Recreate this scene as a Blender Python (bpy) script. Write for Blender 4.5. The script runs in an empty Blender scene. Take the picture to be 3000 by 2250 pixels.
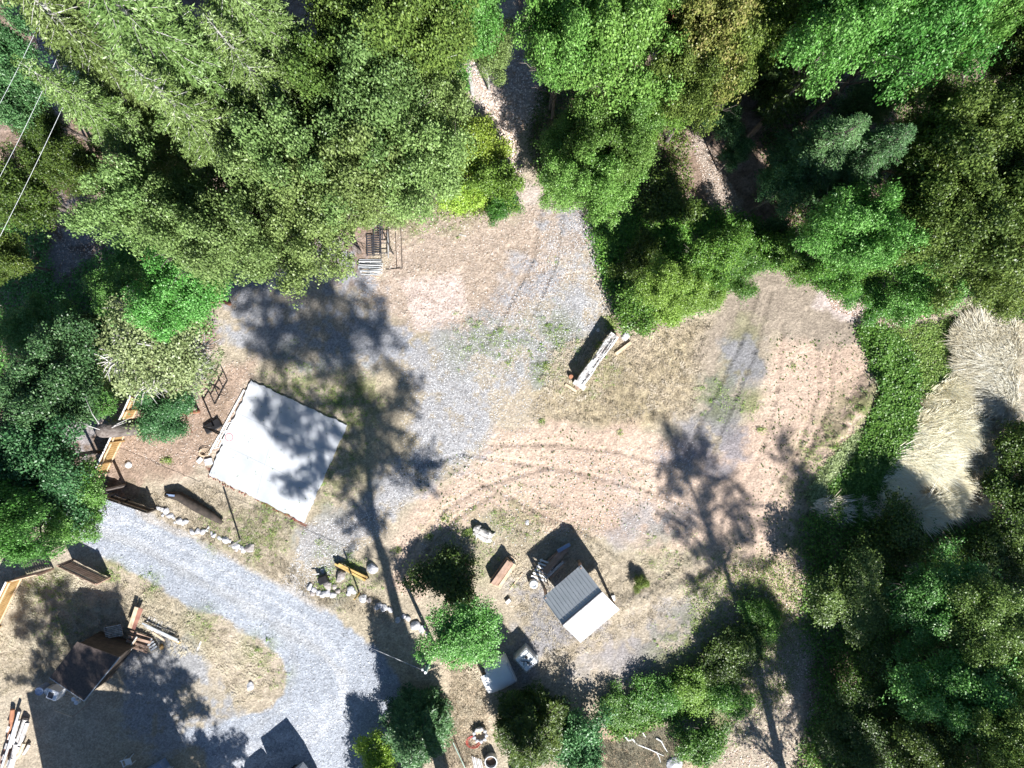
import bpy, bmesh, math, random
import numpy as np
from mathutils import Vector, Matrix
R_ = math.radians
sc = bpy.context.scene

# ------------------------------------------------------------------ camera, sky, sun, exposure
H = 50.0                       # drone height above the yard
FS = 2310.0                    # focal length in 3000-px units
cam_d = bpy.data.cameras.new('camera'); cam = bpy.data.objects.new('camera', cam_d)
sc.collection.objects.link(cam); sc.camera = cam
cam.location = (0, 0, H); cam.rotation_euler = (0, 0, 0)
cam_d.sensor_fit = 'HORIZONTAL'; cam_d.angle = 2*math.atan(1500/FS); cam_d.clip_end = 2000
SUN_EL = R_(41.0)
SX, SY = 0.42, -0.907          # horizontal direction towards the sun
w = bpy.data.worlds.new('World'); sc.world = w; w.use_nodes = True
nt = w.node_tree; bg = nt.nodes['Background']
sky = nt.nodes.new('ShaderNodeTexSky'); sky.sky_type = 'NISHITA'; sky.sun_disc = False
sky.sun_elevation = SUN_EL; sky.sun_rotation = math.atan2(SX, SY)
sky.air_density = 1.0; sky.dust_density = 0.3; sky.ozone_density = 5.0
nt.links.new(sky.outputs[0], bg.inputs[0]); bg.inputs[1].default_value = 0.05
sd = bpy.data.lights.new('sun', 'SUN'); sd.energy = 5.0; sd.angle = R_(0.53); sd.color = (1.0, 0.97, 0.94)
sun = bpy.data.objects.new('sun', sd); sc.collection.objects.link(sun)
dirv = Vector((SX*math.cos(SUN_EL), SY*math.cos(SUN_EL), math.sin(SUN_EL)))
sun.rotation_euler = dirv.to_track_quat('Z', 'Y').to_euler(); sun.location = dirv*80
sc.view_settings.view_transform = 'Standard'; sc.view_settings.look = 'None'
sc.view_settings.exposure = 1.15; sc.view_settings.gamma = 1.0
sc.render.engine = 'CYCLES'
sc.cycles.max_bounces = 5; sc.cycles.transparent_max_bounces = 4

# ------------------------------------------------------------------ helpers
C = sc.collection
def S(px, py, z=0.0):
    k = (H-z)/FS
    return Vector(((px-1500)*k, -(py-1125)*k, z))
VK = 3000/2212.0
def V(px, py, z=0.0): return S(px*VK, py*VK, z)
def ppm(z): return FS/(H-z)
RN = random.Random(7)

def tag(o, label=None, cat=None, group=None, kind=None):
    if label: o['label'] = label
    if cat: o['category'] = cat
    if group: o['group'] = group
    if kind: o['kind'] = kind
    return o
def thing(name, label, cat, loc=(0,0,0), rz=0, group=None):
    o = bpy.data.objects.new(name, None); C.objects.link(o)
    o.location = loc; o.rotation_euler = (0,0,rz); o.empty_display_size = .2
    return tag(o, label, cat, group)

class MB:
    def __init__(s): s.v = []; s.f = []
    def add(s, vs, fs):
        b = len(s.v); s.v += [tuple(x) for x in vs]; s.f += [tuple(b+i for i in f) for f in fs]
    def box(s, c, size, rz=0, M=None):
        hx, hy, hz = size[0]/2, size[1]/2, size[2]/2
        pts = [Vector((x,y,z)) for x in (-hx,hx) for y in (-hy,hy) for z in (-hz,hz)]
        if M is None: M = Matrix.Translation(c) @ Matrix.Rotation(rz, 4, 'Z')
        else: M = Matrix.Translation(c) @ M.to_4x4()
        s.add([M@p for p in pts], [(0,1,3,2),(4,6,7,5),(0,4,5,1),(2,3,7,6),(0,2,6,4),(1,5,7,3)])
    def bar(s, p0, p1, wd, th, roll_up=Vector((0,0,1))):
        p0 = Vector(p0); p1 = Vector(p1); d = p1-p0; L = d.length
        if L < 1e-5: return
        x = d/L; up = Vector(roll_up)
        y = up.cross(x)
        if y.length < 1e-4: y = Vector((0,1,0)).cross(x)
        y.normalize(); z = x.cross(y)
        M = Matrix((x, y, z)).transposed()
        s.box((p0+p1)/2, (L, wd, th), M=M)
    def tube(s, pts, rad, n=8, cap=True):
        pts = [Vector(p) for p in pts]
        if not hasattr(rad, '__len__'): rad = [rad]*len(pts)
        vs = []; fs = []
        for i, p in enumerate(pts):
            a = pts[max(i-1, 0)]; b = pts[min(i+1, len(pts)-1)]
            d = (b-a)
            if d.length < 1e-6: d = Vector((0,0,1))
            d.normalize()
            u = d.cross(Vector((0.31,0.17,0.93)) if abs(d.z) < .9 else Vector((1,0,0))).normalized(); v = d.cross(u)
            for k in range(n):
                t = 2*math.pi*k/n
                vs.append(p+(u*math.cos(t)+v*math.sin(t))*rad[i])
        for i in range(len(pts)-1):
            for k in range(n):
                k2 = (k+1) % n
                fs.append((i*n+k, i*n+k2, (i+1)*n+k2, (i+1)*n+k))
        if cap:
            fs.append(tuple(range(n-1, -1, -1))); fs.append(tuple((len(pts)-1)*n+k for k in range(n)))
        s.add(vs, fs)
    def lathe(s, c, prof, n=20):
        vs = []; fs = []
        for (r, z) in prof:
            for k in range(n):
                t = 2*math.pi*k/n; vs.append((c[0]+r*math.cos(t), c[1]+r*math.sin(t), c[2]+z))
        for i in range(len(prof)-1):
            for k in range(n):
                k2 = (k+1) % n; fs.append((i*n+k, i*n+k2, (i+1)*n+k2, (i+1)*n+k))
        s.add(vs, fs)
    def build(s, name, mat, parent=None, smooth=False, loc=None, bevel=0):
        me = bpy.data.meshes.new(name); me.from_pydata(s.v, [], s.f); me.update()
        if smooth: me.polygons.foreach_set('use_smooth', [True]*len(me.polygons))
        if mat: me.materials.append(mat)
        o = bpy.data.objects.new(name, me); C.objects.link(o)
        if parent: o.parent = parent
        if loc is not None: o.location = loc
        if bevel:
            m = o.modifiers.new('bevel', 'BEVEL'); m.width = bevel; m.segments = 2; m.limit_method = 'ANGLE'
        return o

def centre_mesh(o, loc):
    """move a top-level mesh's origin to loc without moving its shape"""
    me = o.data; l = Vector(loc)
    me.transform(Matrix.Translation(-l)); o.location = l; return o

def fast_mesh(name, verts, faces, mat=None, rnd=None, parent=None, link=True):
    me = bpy.data.meshes.new(name); nf, k = faces.shape
    me.vertices.add(len(verts)); me.vertices.foreach_set('co', np.ascontiguousarray(verts, dtype=np.float32).ravel())
    me.loops.add(nf*k); me.loops.foreach_set('vertex_index', np.ascontiguousarray(faces, dtype=np.int32).ravel())
    me.polygons.add(nf); me.polygons.foreach_set('loop_start', np.arange(0, nf*k, k, dtype=np.int32))
    me.polygons.foreach_set('loop_total', np.full(nf, k, dtype=np.int32))
    me.update(calc_edges=True)
    if rnd is not None:
        a = me.attributes.new('rnd', 'FLOAT', 'FACE'); a.data.foreach_set('value', rnd.astype(np.float32))
    if mat: me.materials.append(mat)
    if not link: return me
    o = bpy.data.objects.new(name, me); C.objects.link(o)
    if parent: o.parent = parent
    return o

# ------------------------------------------------------------------ materials
def mat(name, c1, c2=None, scale=4.0, rough=.8, bump=0.0, bscale=30.0, metal=0.0, spec=.3, detail=4, stretch=None):
    m = bpy.data.materials.new(name); m.use_nodes = True; t = m.node_tree; b = t.nodes['Principled BSDF']
    b.inputs['Roughness'].default_value = rough; b.inputs['Metallic'].default_value = metal
    b.inputs['Specular IOR Level'].default_value = spec
    c2 = c2 or tuple(x*.7 for x in c1)
    tc = t.nodes.new('ShaderNodeTexCoord'); mp = t.nodes.new('ShaderNodeMapping')
    t.links.new(tc.outputs['Object'], mp.inputs[0])
    if stretch: mp.inputs['Scale'].default_value = stretch
    n = t.nodes.new('ShaderNodeTexNoise'); n.inputs['Scale'].default_value = scale; n.inputs['Detail'].default_value = detail
    t.links.new(mp.outputs[0], n.inputs[0])
    r = t.nodes.new('ShaderNodeValToRGB'); r.color_ramp.elements[0].position = .35; r.color_ramp.elements[1].position = .65
    r.color_ramp.elements[0].color = (*c2, 1); r.color_ramp.elements[1].color = (*c1, 1)
    t.links.new(n.outputs[0], r.inputs[0]); t.links.new(r.outputs[0], b.inputs['Base Color'])
    if bump:
        n2 = t.nodes.new('ShaderNodeTexNoise'); n2.inputs['Scale'].default_value = bscale; n2.inputs['Detail'].default_value = 6
        t.links.new(mp.outputs[0], n2.inputs[0])
        bp = t.nodes.new('ShaderNodeBump'); bp.inputs['Strength'].default_value = bump; bp.inputs['Distance'].default_value = .05
        t.links.new(n2.outputs[0], bp.inputs['Height']); t.links.new(bp.outputs[0], b.inputs['Normal'])
    return m

def leaf_mat(name, lo, mid, hi, trans=.25, rough=.42, spec=.42, hue=.0, k=1.5):
    lo, mid, hi = [tuple(min(.85, x*k) for x in c) for c in (lo, mid, hi)]
    m = bpy.data.materials.new(name); m.use_nodes = True; t = m.node_tree; b = t.nodes['Principled BSDF']
    out = t.nodes['Material Output']
    a = t.nodes.new('ShaderNodeAttribute'); a.attribute_name = 'rnd'
    r = t.nodes.new('ShaderNodeValToRGB'); e = r.color_ramp.elements
    e[0].position = 0; e[0].color = (*lo, 1); e[1].position = 1; e[1].color = (*hi, 1)
    x = r.color_ramp.elements.new(.5); x.color = (*mid, 1)
    oi = t.nodes.new('ShaderNodeObjectInfo')
    hs = t.nodes.new('ShaderNodeHueSaturation')
    mr = t.nodes.new('ShaderNodeMapRange'); mr.inputs[3].default_value = .485; mr.inputs[4].default_value = .515
    mv = t.nodes.new('ShaderNodeMapRange'); mv.inputs[3].default_value = .82; mv.inputs[4].default_value = 1.2
    t.links.new(oi.outputs['Random'], mr.inputs[0]); t.links.new(mr.outputs[0], hs.inputs['Hue'])
    ml = t.nodes.new('ShaderNodeMath'); ml.operation = 'MULTIPLY'; ml.inputs[1].default_value = 7.31
    fr = t.nodes.new('ShaderNodeMath'); fr.operation = 'FRACT'
    t.links.new(oi.outputs['Random'], ml.inputs[0]); t.links.new(ml.outputs[0], fr.inputs[0]); t.links.new(fr.outputs[0], mv.inputs[0])
    t.links.new(mv.outputs[0], hs.inputs['Value'])
    t.links.new(a.outputs['Fac'], r.inputs[0]); t.links.new(r.outputs[0], hs.inputs['Color'])
    t.links.new(hs.outputs[0], b.inputs['Base Color'])
    b.inputs['Roughness'].default_value = rough; b.inputs['Specular IOR Level'].default_value = spec
    tr = t.nodes.new('ShaderNodeBsdfTranslucent'); mx = t.nodes.new('ShaderNodeMixShader'); mx.inputs[0].default_value = trans
    t.links.new(hs.outputs[0], tr.inputs[0]); t.links.new(b.outputs[0], mx.inputs[1]); t.links.new(tr.outputs[0], mx.inputs[2])
    t.links.new(mx.outputs[0], out.inputs[0])
    return m

LM = {
 'fir':   leaf_mat('fir_needles', (.05,.09,.024), (.11,.175,.045), (.24,.33,.13)),
 'grey':  leaf_mat('alder_leaves', (.055,.095,.026), (.115,.175,.05), (.23,.31,.12)),
 'bright':leaf_mat('maple_leaves', (.04,.09,.016), (.085,.175,.032), (.20,.32,.09)),
 'lime':  leaf_mat('cedar_fronds', (.05,.10,.014), (.11,.19,.028), (.22,.32,.08)),
 'blue':  leaf_mat('fir_needles_blue', (.025,.06,.022), (.06,.13,.045), (.14,.25,.10)),
 'olive': leaf_mat('oak_leaves', (.035,.06,.012), (.075,.12,.025), (.16,.22,.05)),
 'dark':  leaf_mat('dark_or_shaded_leaves', (.02,.04,.008), (.045,.08,.014), (.11,.16,.03)),  # dark foliage; on some plants the dark tone stands in for shade
 'teal':  leaf_mat('holly_leaves', (.02,.06,.022), (.045,.12,.04), (.13,.25,.10)),
 'yellow':leaf_mat('yellow_leaves', (.09,.15,.02), (.17,.26,.03), (.31,.39,.08)),
 'pale':  leaf_mat('pale_leaves', (.09,.13,.05), (.17,.22,.09), (.32,.38,.20)),
 'mad':   leaf_mat('madrone_leaves', (.03,.09,.015), (.07,.18,.03), (.20,.34,.12)),
 'auto':  leaf_mat('autumn_leaves', (.10,.13,.03), (.17,.21,.05), (.34,.30,.12)),
 'straw': leaf_mat('straw', (.36,.29,.18), (.70,.63,.47), (.90,.88,.78), k=1.0, trans=.2, rough=.6),
 'cover': leaf_mat('bramble_leaves', (.025,.07,.012), (.055,.14,.02), (.15,.27,.05)),
 'weed':  leaf_mat('weed_leaves', (.06,.10,.02), (.12,.19,.04), (.25,.32,.08)),
 'stone': leaf_mat('stone', (.34,.35,.37), (.52,.53,.55), (.72,.72,.72), k=1.0, trans=0, rough=.8),
 'pebble': leaf_mat('pebble', (.08,.08,.08), (.16,.15,.15), (.26,.24,.22), k=1.0, trans=0, rough=.8),
 'hay': leaf_mat('hay', (.34,.29,.19), (.52,.45,.33), (.68,.62,.49), k=1.0, trans=.2, rough=.6),
 'litter':leaf_mat('dead_leaves', (.30,.20,.12), (.55,.44,.36), (.85,.78,.70), k=1.0, trans=.05, rough=.7),
}
M = {
 'bark': mat('bark', (.22,.19,.17), (.10,.08,.07), 6, .9, .6, 20, stretch=(1,1,.25)),
 'palebark': mat('pale_bark', (.62,.60,.58), (.40,.38,.36), 5, .85, .3, 25),
 'twig': mat('lichen_bark', (.50,.50,.48), (.24,.22,.20), 5, .9),
 'redbark': mat('madrone_bark', (.42,.20,.11), (.28,.13,.08), 5, .8),
 'conc': mat('concrete', (.50,.52,.54), (.38,.40,.43), .7, .75, .2, 60, detail=12),
 'wood': mat('new_timber', (.42,.28,.12), (.30,.18,.07), 3, .7, .1, 20, stretch=(1,1,1)),
 'woodp': mat('pale_timber', (.62,.50,.36), (.48,.36,.24), 4, .75, .1, 20),
 'woodb': mat('brown_timber', (.42,.29,.22), (.27,.18,.13), 3, .8, .2, 25),
 'woodg': mat('weathered_timber', (.68,.66,.63), (.30,.28,.26), 5, .85, .6, 14, stretch=(1,1,1), detail=8),
 'yel': mat('yellow_timber', (.55,.38,.14), (.40,.26,.09), 4, .75, .1),
 'dark_or_shaded_wood': mat('dark_or_shaded_timber', (.07,.055,.045), (.035,.03,.025), 4, .85, .3),  # dark wood; also carries painted shade on shed walls and gate
 'metalroof': mat('metal_roof', (.46,.49,.51), (.41,.44,.46), 1.5, .55, .05, 10, metal=0.0, spec=.5),
 'brownroof': mat('brown_shingle', (.12,.095,.085), (.075,.06,.055), 9, .9, .4, 30),
 'white': mat('white_plastic', (.80,.82,.84), (.70,.72,.74), 2, .4),
 'whitep': mat('white_paint', (.76,.76,.75), (.60,.60,.58), 3, .6),
 'galv': mat('galvanised_steel', (.60,.63,.65), (.45,.47,.49), 6, .45, metal=.4),
 'steel': mat('dark_steel', (.10,.10,.11), (.05,.05,.06), 6, .5, metal=.3),
 'black': mat('black_plastic', (.02,.02,.022), (.012,.012,.014), 3, .45),
 'red': mat('red_rubber', (.60,.06,.05), (.42,.04,.04), 6, .5),
 'rock': mat('rock', (.60,.60,.62), (.36,.36,.38), 4, .9, .5, 12),
 'rockd': mat('brown_rock', (.40,.37,.35), (.24,.21,.20), 4, .9, .5, 12),
 'soil': mat('soil', (.20,.14,.10), (.12,.08,.06), 8, .95, .6, 25),
 'glass': mat('tinted_glass', (.02,.025,.03), None, 2, .08, spec=.8),
 'tarp': mat('blue_tarp', (.28,.36,.50), (.20,.27,.42), 3, .5),
 'rust': mat('rusty_sheet', (.34,.17,.12), (.22,.10,.08), 2.5, .7, .1),
 'green': mat('green_pole', (.30,.42,.36), None, 3, .5),
 'wire': mat('wire_jacket', (.62,.64,.66), (.22,.22,.24), 2.2, .6),
 'paint': mat('truck_paint', (.55,.57,.60), (.50,.52,.55), 1, .25, spec=.6),
}

# ------------------------------------------------------------------ numpy noise
def vnoise(nx, ny, cells, seed, octs=4, pers=.5):
    """fractal smooth noise 0..1 on an nx x ny grid"""
    rs = np.random.RandomState(seed); out = np.zeros((ny, nx), np.float32); amp = 1; tot = 0
    for o in range(octs):
        cx = max(2, int(cells*2**o)); cy = max(2, int(cells*2**o*ny/nx))
        g = rs.rand(cy+3, cx+3).astype(np.float32)
        fx = np.linspace(0, cx, nx, endpoint=False, dtype=np.float32); fy = np.linspace(0, cy, ny, endpoint=False, dtype=np.float32)
        ix = fx.astype(int); iy = fy.astype(int); tx = fx-ix; ty = fy-iy
        tx = tx*tx*(3-2*tx); ty = ty*ty*(3-2*ty)
        a = g[iy][:, ix]; b = g[iy][:, ix+1]; c = g[iy+1][:, ix]; d = g[iy+1][:, ix+1]
        out += amp*((a*(1-tx)+b*tx)*(1-ty[:, None])+(c*(1-tx)+d*tx)*ty[:, None]); tot += amp; amp *= pers
    out /= tot
    return np.clip((out-.5)*1.9+.5, 0, 1)

def seg_dist(X, Y, a, b):
    dx, dy = b[0]-a[0], b[1]-a[1]; L = dx*dx+dy*dy+1e-9
    t = np.clip(((X-a[0])*dx+(Y-a[1])*dy)/L, 0, 1)
    return np.hypot(X-a[0]-t*dx, Y-a[1]-t*dy), t
def sdf(X, Y, poly):
    """signed distance (positive inside) to polygon of world points"""
    d = np.full(X.shape, 1e9, np.float32); ins = np.zeros(X.shape, bool); n = len(poly)
    for i in range(n):
        a = poly[i]; b = poly[(i+1) % n]
        d = np.minimum(d, seg_dist(X, Y, a, b)[0])
        if a[1] != b[1]:
            c = ((a[1] > Y) != (b[1] > Y)) & (X < (b[0]-a[0])*(Y-a[1])/(b[1]-a[1])+a[0]); ins ^= c
    return np.where(ins, d, -d)
def VP(*pts): return [tuple(V(x, y)[:2]) for x, y in pts]
def sstep(x, a, b):
    t = np.clip((x-a)/(b-a), 0, 1); return t*t*(3-2*t)

# ------------------------------------------------------------------ ground: one relief sheet
GX0, GX1, GY0, GY1, GS = -37.0, 37.0, -29.0, 29.0, 0.085
nx = int((GX1-GX0)/GS)+1; ny = int((GY1-GY0)/GS)+1
xs = np.linspace(GX0, GX1, nx, dtype=np.float32); ys = np.linspace(GY0, GY1, ny, dtype=np.float32)
X, Y = np.meshgrid(xs, ys)
N1 = vnoise(nx, ny, 14, 1, 6, .6); N2 = vnoise(nx, ny, 40, 2, 5, .65); N3 = vnoise(nx, ny, 160, 3, 3, .7); N4 = vnoise(nx, ny, 8, 4, 5)
NF = np.random.RandomState(5).rand(ny, nx).astype(np.float32)
def zone(poly, soft=.5, wob=1.0):
    d = sdf(X, Y, poly) + (N1-.5)*wob*1.6 + (N2-.5)*wob*1.1 + (N3-.5)*.5*wob
    return sstep(d, -soft, soft)[..., None]
def col(c): return np.array(c, np.float32)
alb = np.zeros((ny, nx, 3), np.float32) + col((.54,.46,.36))
alb = alb*(1-N1[..., None]*.45) + col((.38,.34,.21))*N1[..., None]*.45
alb = alb*(1-sstep(N2, .55, .8)[..., None]*.45) + col((.56,.50,.38))*sstep(N2, .55, .8)[..., None]*.45
def put(m, c, c2=None, nz=None):
    global alb
    c = col(c)
    if c2 is not None:
        k = (nz if nz is not None else N2)[..., None]; c = c*(1-k)+col(c2)*k
    alb = alb*(1-m)+c*m
# forest floor
forest = np.zeros((ny, nx, 1), np.float32)
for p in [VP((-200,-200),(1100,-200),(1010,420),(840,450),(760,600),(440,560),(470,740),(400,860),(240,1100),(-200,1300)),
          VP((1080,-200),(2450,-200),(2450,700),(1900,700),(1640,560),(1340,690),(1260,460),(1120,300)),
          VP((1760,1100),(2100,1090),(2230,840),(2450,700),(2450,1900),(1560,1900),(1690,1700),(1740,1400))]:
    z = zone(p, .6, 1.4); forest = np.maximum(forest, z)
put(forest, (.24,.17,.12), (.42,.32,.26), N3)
DRIVE = VP((-60,1040),(90,1060),(215,1060),(300,1095),(400,1150),(520,1213),(600,1250),(650,1272),(700,1315),(760,1368),(812,1400),(860,1480),(830,1600),(760,1720),(470,1720),(440,1620),(400,1602),(400,1575),(470,1572),(560,1540),(606,1505),(615,1475),(600,1430),(560,1390),(500,1350),(430,1312),(340,1265),(230,1205),(150,1155),(60,1140),(-60,1130))
PAD = VP((300,1420),(420,1435),(500,1478),(512,1512),(450,1565),(360,1590),(300,1560))
LINK = VP((660,1130),(830,1100),(838,1150),(760,1195),(705,1262),(650,1290),(605,1262),(640,1190))
CENT = VP((1175,480),(1268,480),(1300,580),(1310,660),(1280,710),(1215,750),(1150,830),(1085,870),(1060,940),(1045,985),(975,1015),(905,1060),(850,1118),(806,1105),(838,1030),(895,965),(900,900),(925,830),(880,790),(960,750),(1050,700),(1100,650),(1160,560))
SHADE = VP((440,550),(720,540),(760,600),(840,700),(830,790),(740,805),(620,800),(520,770),(480,700),(465,640))
RTRK = VP((1562,740),(1648,745),(1630,830),(1575,950),(1520,1000),(1450,1000),(1470,900),(1520,820))
LROAD = VP((100,395),(200,400),(290,520),(250,620),(190,700),(200,880),(150,1090),(40,1090),(110,850),(120,600))
# pale pink dirt yard
put(zone(VP((870,450),(1010,450),(1115,470),(1120,400),(1150,380),(1170,440),(1260,455),(1275,520),(1200,600),(1110,680),(1000,700),(860,700),(800,640),(850,560)), .7), (.58,.47,.39), (.47,.38,.30), N1)
put(zone(VP((880,620),(990,600),(1010,680),(900,700)), .4, .6), (.68,.56,.50))
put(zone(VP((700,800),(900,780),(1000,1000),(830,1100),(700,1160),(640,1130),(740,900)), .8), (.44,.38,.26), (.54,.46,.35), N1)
put(zone(VP((1390,700),(1560,690),(1500,760),(1520,860),(1440,930),(1300,930),(1150,900),(1150,840),(1220,830)), .8), (.60,.50,.37), (.44,.37,.22), N1)
# orange graded dirt
put(zone(VP((1005,1010),(1070,920),(1160,905),(1300,925),(1420,935),(1560,985),(1620,900),(1660,800),(1670,720),(1840,715),(1880,800),(1850,890),(1770,1000),(1720,1110),(1740,1260),(1720,1400),(1560,1330),(1500,1200),(1400,1200),(1330,1140),(1150,1130),(1060,1100),(960,1190),(905,1300),(850,1270),(835,1170),(900,1085)), .5, .9), (.70,.545,.43), (.60,.45,.35), N1)
put(zone(VP((1600,540),(1660,540),(1760,620),(1880,690),(1830,740),(1680,730),(1640,800),(1590,920),(1555,930),(1500,800),(1510,720),(1560,660)), .5), (.45,.38,.30), (.36,.30,.24), N1)
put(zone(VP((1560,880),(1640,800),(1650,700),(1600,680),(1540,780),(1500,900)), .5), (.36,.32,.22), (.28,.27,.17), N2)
for _p in [VP((2060,650),(2150,640),(2212,720),(2190,900),(2120,1010),(2060,1100),(1960,1130),(1870,1080),(1920,950),(2000,860),(2080,800),(2070,740))]: put(zone(_p, .4, .6), (.70,.62,.42), (.52,.44,.28), N3)
put(zone(VP((450,820),(540,820),(560,1010),(450,1020)), .5, .8), (.60,.48,.40))
grav_m = np.zeros((ny, nx, 1), np.float32)
for p, c, so in [(CENT, (.60,.60,.62), .45), (RTRK, (.40,.39,.42), .5), (LINK, (.58,.56,.55), .5), (SHADE, (.56,.57,.60), .4), (PAD, (.54,.55,.57), .5), (DRIVE, (.64,.67,.71), .16), (LROAD, (.58,.55,.53), .5),
                 (VP((1380,1080),(1500,1090),(1480,1170),(1360,1150)), (.55,.52,.50), .8), (VP((1100,1270),(1200,1230),(1300,1340),(1250,1400),(1120,1420)), (.45,.44,.46), .7),
                 (VP((1230,1390),(1470,1260),(1560,1240),(1500,1370),(1330,1460),(1250,1480)), (.52,.48,.48), .8)]:
    c = (c[0]*.74, c[1]*.76, c[2]*.80); m = zone(p, so if so < .2 else so*1.7, .35 if so < .2 else 1.9);
    if so >= .2: m = m*(.85 if p is SHADE else .78)*(.25+.75*sstep(N2*.6+N3*.4, .30, .52)[..., None])
    put(m, c, tuple(x*.84 for x in c), N1); grav_m = np.maximum(grav_m, m)
# driveway: browner centre ridge and edge
def stroke(pts, wd, c, k, wob=.4):
    d = np.full(X.shape, 1e9, np.float32)
    w_ = VP(*pts)
    for a, b in zip(w_[:-1], w_[1:]): d = np.minimum(d, seg_dist(X, Y, a, b)[0])
    m = sstep(wd-d+(N2-.5)*wob+(N3-.5)*wob*.6, 0, wd*.7)[..., None]*k
    put(m, c); return d
for _o in (-16, 20): stroke([(140,1105+_o),(300,1150+_o),(440,1225+_o),(560,1295+_o),(680,1370+_o),(740,1440+_o),(745,1520+_o),(640,1600+_o),(500,1640+_o)], .42, (.60,.62,.66), .55)
stroke([(130,1120),(300,1180),(440,1260),(560,1330),(680,1400),(740,1450)], .35, (.40,.40,.39), .45)
stroke([(300,1105),(420,1160),(520,1215),(600,1255),(690,1310)], .55, (.54,.47,.38), .6)
stroke([(620,1360),(640,1440),(620,1520),(540,1580)], .3, (.41,.42,.43), .4)
stroke([(445,1010),(520,1050),(600,1100),(660,1135)], .18, (.20,.07,.05), .9, .2)
stroke([(440,1330),(500,1375),(540,1440),(535,1490)], .1, (.62,.52,.42), .7)
# paths in the wood
put(zone(VP((990,120),(1180,120),(1170,230),(1130,290),(1130,390),(1190,430),(1110,470),(1095,380),(1070,260),(1000,210)), .3, .7), (.66,.57,.50), (.50,.42,.36), N3)
put(zone(VP((1488,250),(1530,300),(1590,420),(1625,490),(1545,480),(1510,380)), .3, .6), (.55,.46,.38), (.40,.33,.27), N3)
put(zone(VP((60,0),(150,20),(140,110),(170,200),(120,240),(70,180),(90,100)), .3, .8), (.62,.50,.44), (.46,.36,.30), N3)
put(zone(VP((0,600),(80,600),(110,700),(30,800),(0,780)), .4, .8), (.52,.42,.36), (.38,.29,.24), N3)
put(zone(VP((270,850),(420,800),(560,770),(530,850),(450,1010),(400,1060),(250,1010)), .5, .7), (.48,.36,.28), (.36,.27,.20), N2)
put(zone(VP((1770,600),(1880,660),(1880,700),(1760,660)), .3, .6), (.72,.62,.58), (.5,.42,.38), N3)
put(zone(VP((970,1430),(1030,1440),(1060,1560),(1040,1680),(950,1700),(980,1560)), .4, .6), (.66,.55,.42), (.55,.45,.32), N2)
put(zone(VP((1240,1590),(1400,1540),(1440,1600),(1560,1640),(1560,1720),(1230,1720)), .5, .8), (.60,.47,.34), (.48,.38,.26), N2)
# weeds (green tint) ----------------------------------------------------
greens = [(560,1165,60,.8),(480,1155,50,.5),(700,1000,90,.6),(640,830,70,.7),(750,870,70,.8),(1195,720,50,.6),(1180,800,40,.6),(1080,740,60,.5),(1010,740,60,.4),(1280,800,60,.5),(900,470,50,.6),(960,440,60,.7),
 (1550,860,50,.6),(1620,870,30,.7),(560,1410,40,.7),(600,1460,30,.6),(440,1350,40,.5),(320,1262,30,.6),(100,1270,50,.8),(140,1340,60,.5),(245,1240,30,.7),(1000,1180,80,.5),(1110,1120,60,.5),(770,1250,50,.6),(720,1240,50,.6),
 (1780,960,60,.6),(1760,1040,60,.6),(1730,1150,50,.7),(1640,1280,80,.6),(1560,1230,60,.4),(1950,780,60,.7),(1880,900,70,.8),(2050,720,60,.6),(1700,1340,60,.4),(580,1120,50,.6),(1200,560,20,.3),(1440,1200,60,.3),(1890,1330,90,.8),(1500,1420,90,.8),(1560,1560,60,.7)]
gm = np.zeros((ny, nx), np.float32)
for (x, y, r, k) in greens:
    c = V(x, y); rr = r/34.07
    d = np.hypot(X-c.x, Y-c.y)
    gm = np.maximum(gm, k*sstep(rr-d, -rr*.7, rr*.6))
gm = gm*sstep(N2*.6+N3*.4, .38, .62)
put(gm[..., None], (.13,.17,.05), (.20,.22,.08), N3)
# tyre tracks
zz = (N1-.5)*.10 + (N2-.5)*.06 + (N3-.5)*.03*(1-.6*grav_m[..., 0])
dirtclods = sstep(N3, .66, .88)*.025
TR = [[(900,1010),(1000,980),(1120,1000),(1250,1020),(1400,1060),(1480,1090)],[(980,1010),(1150,1100),(1260,1150),(1330,1200)],[(1060,960),(1200,960),(1330,975),(1430,1000)],
      [(860,1240),(900,1170),(960,1100),(1040,1050),(1180,1010)],[(880,1260),(925,1190),(985,1120),(1060,1070)],
      [(1640,620),(1600,740),(1540,860),(1480,980)],[(1665,630),(1630,760),(1580,880),(1530,990)],[(1690,700),(1680,840),(1650,960),(1600,1060)],[(1760,720),(1770,840),(1720,980),(1660,1080)],
      [(1170,440),(1150,560),(1100,660),(1050,740)],[(1215,450),(1200,570),(1150,680)],[(1800,760),(1790,880),(1740,980)],[(700,1350),(640,1310),(540,1260),(400,1190)],[(700,1400),(600,1320),(450,1250),(300,1190)]]
for k, tr in enumerate(TR):
    wl = VP(*tr); s0 = 0
    for a, b in zip(wl[:-1], wl[1:]):
        x0, x1 = min(a[0],b[0])-1, max(a[0],b[0])+1; y0, y1 = min(a[1],b[1])-1, max(a[1],b[1])+1
        i0, i1 = np.searchsorted(xs, [x0, x1]); j0, j1 = np.searchsorted(ys, [y0, y1])
        d, t = seg_dist(X[j0:j1, i0:i1], Y[j0:j1, i0:i1], a, b); L = math.hypot(b[0]-a[0], b[1]-a[1])
        for off in (0,):
            m = sstep(.20-d, 0, .10); tread = .5+.5*np.sin((s0+t*L)*2*math.pi/.30)
            zz[j0:j1, i0:i1] -= m*(.035+.03*tread)*(1 if k < 12 else .2)
            alb[j0:j1, i0:i1] *= (1-m*(.10+.06*tread)*(1 if k < 12 else .4))[..., None]
        s0 += L
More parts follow.
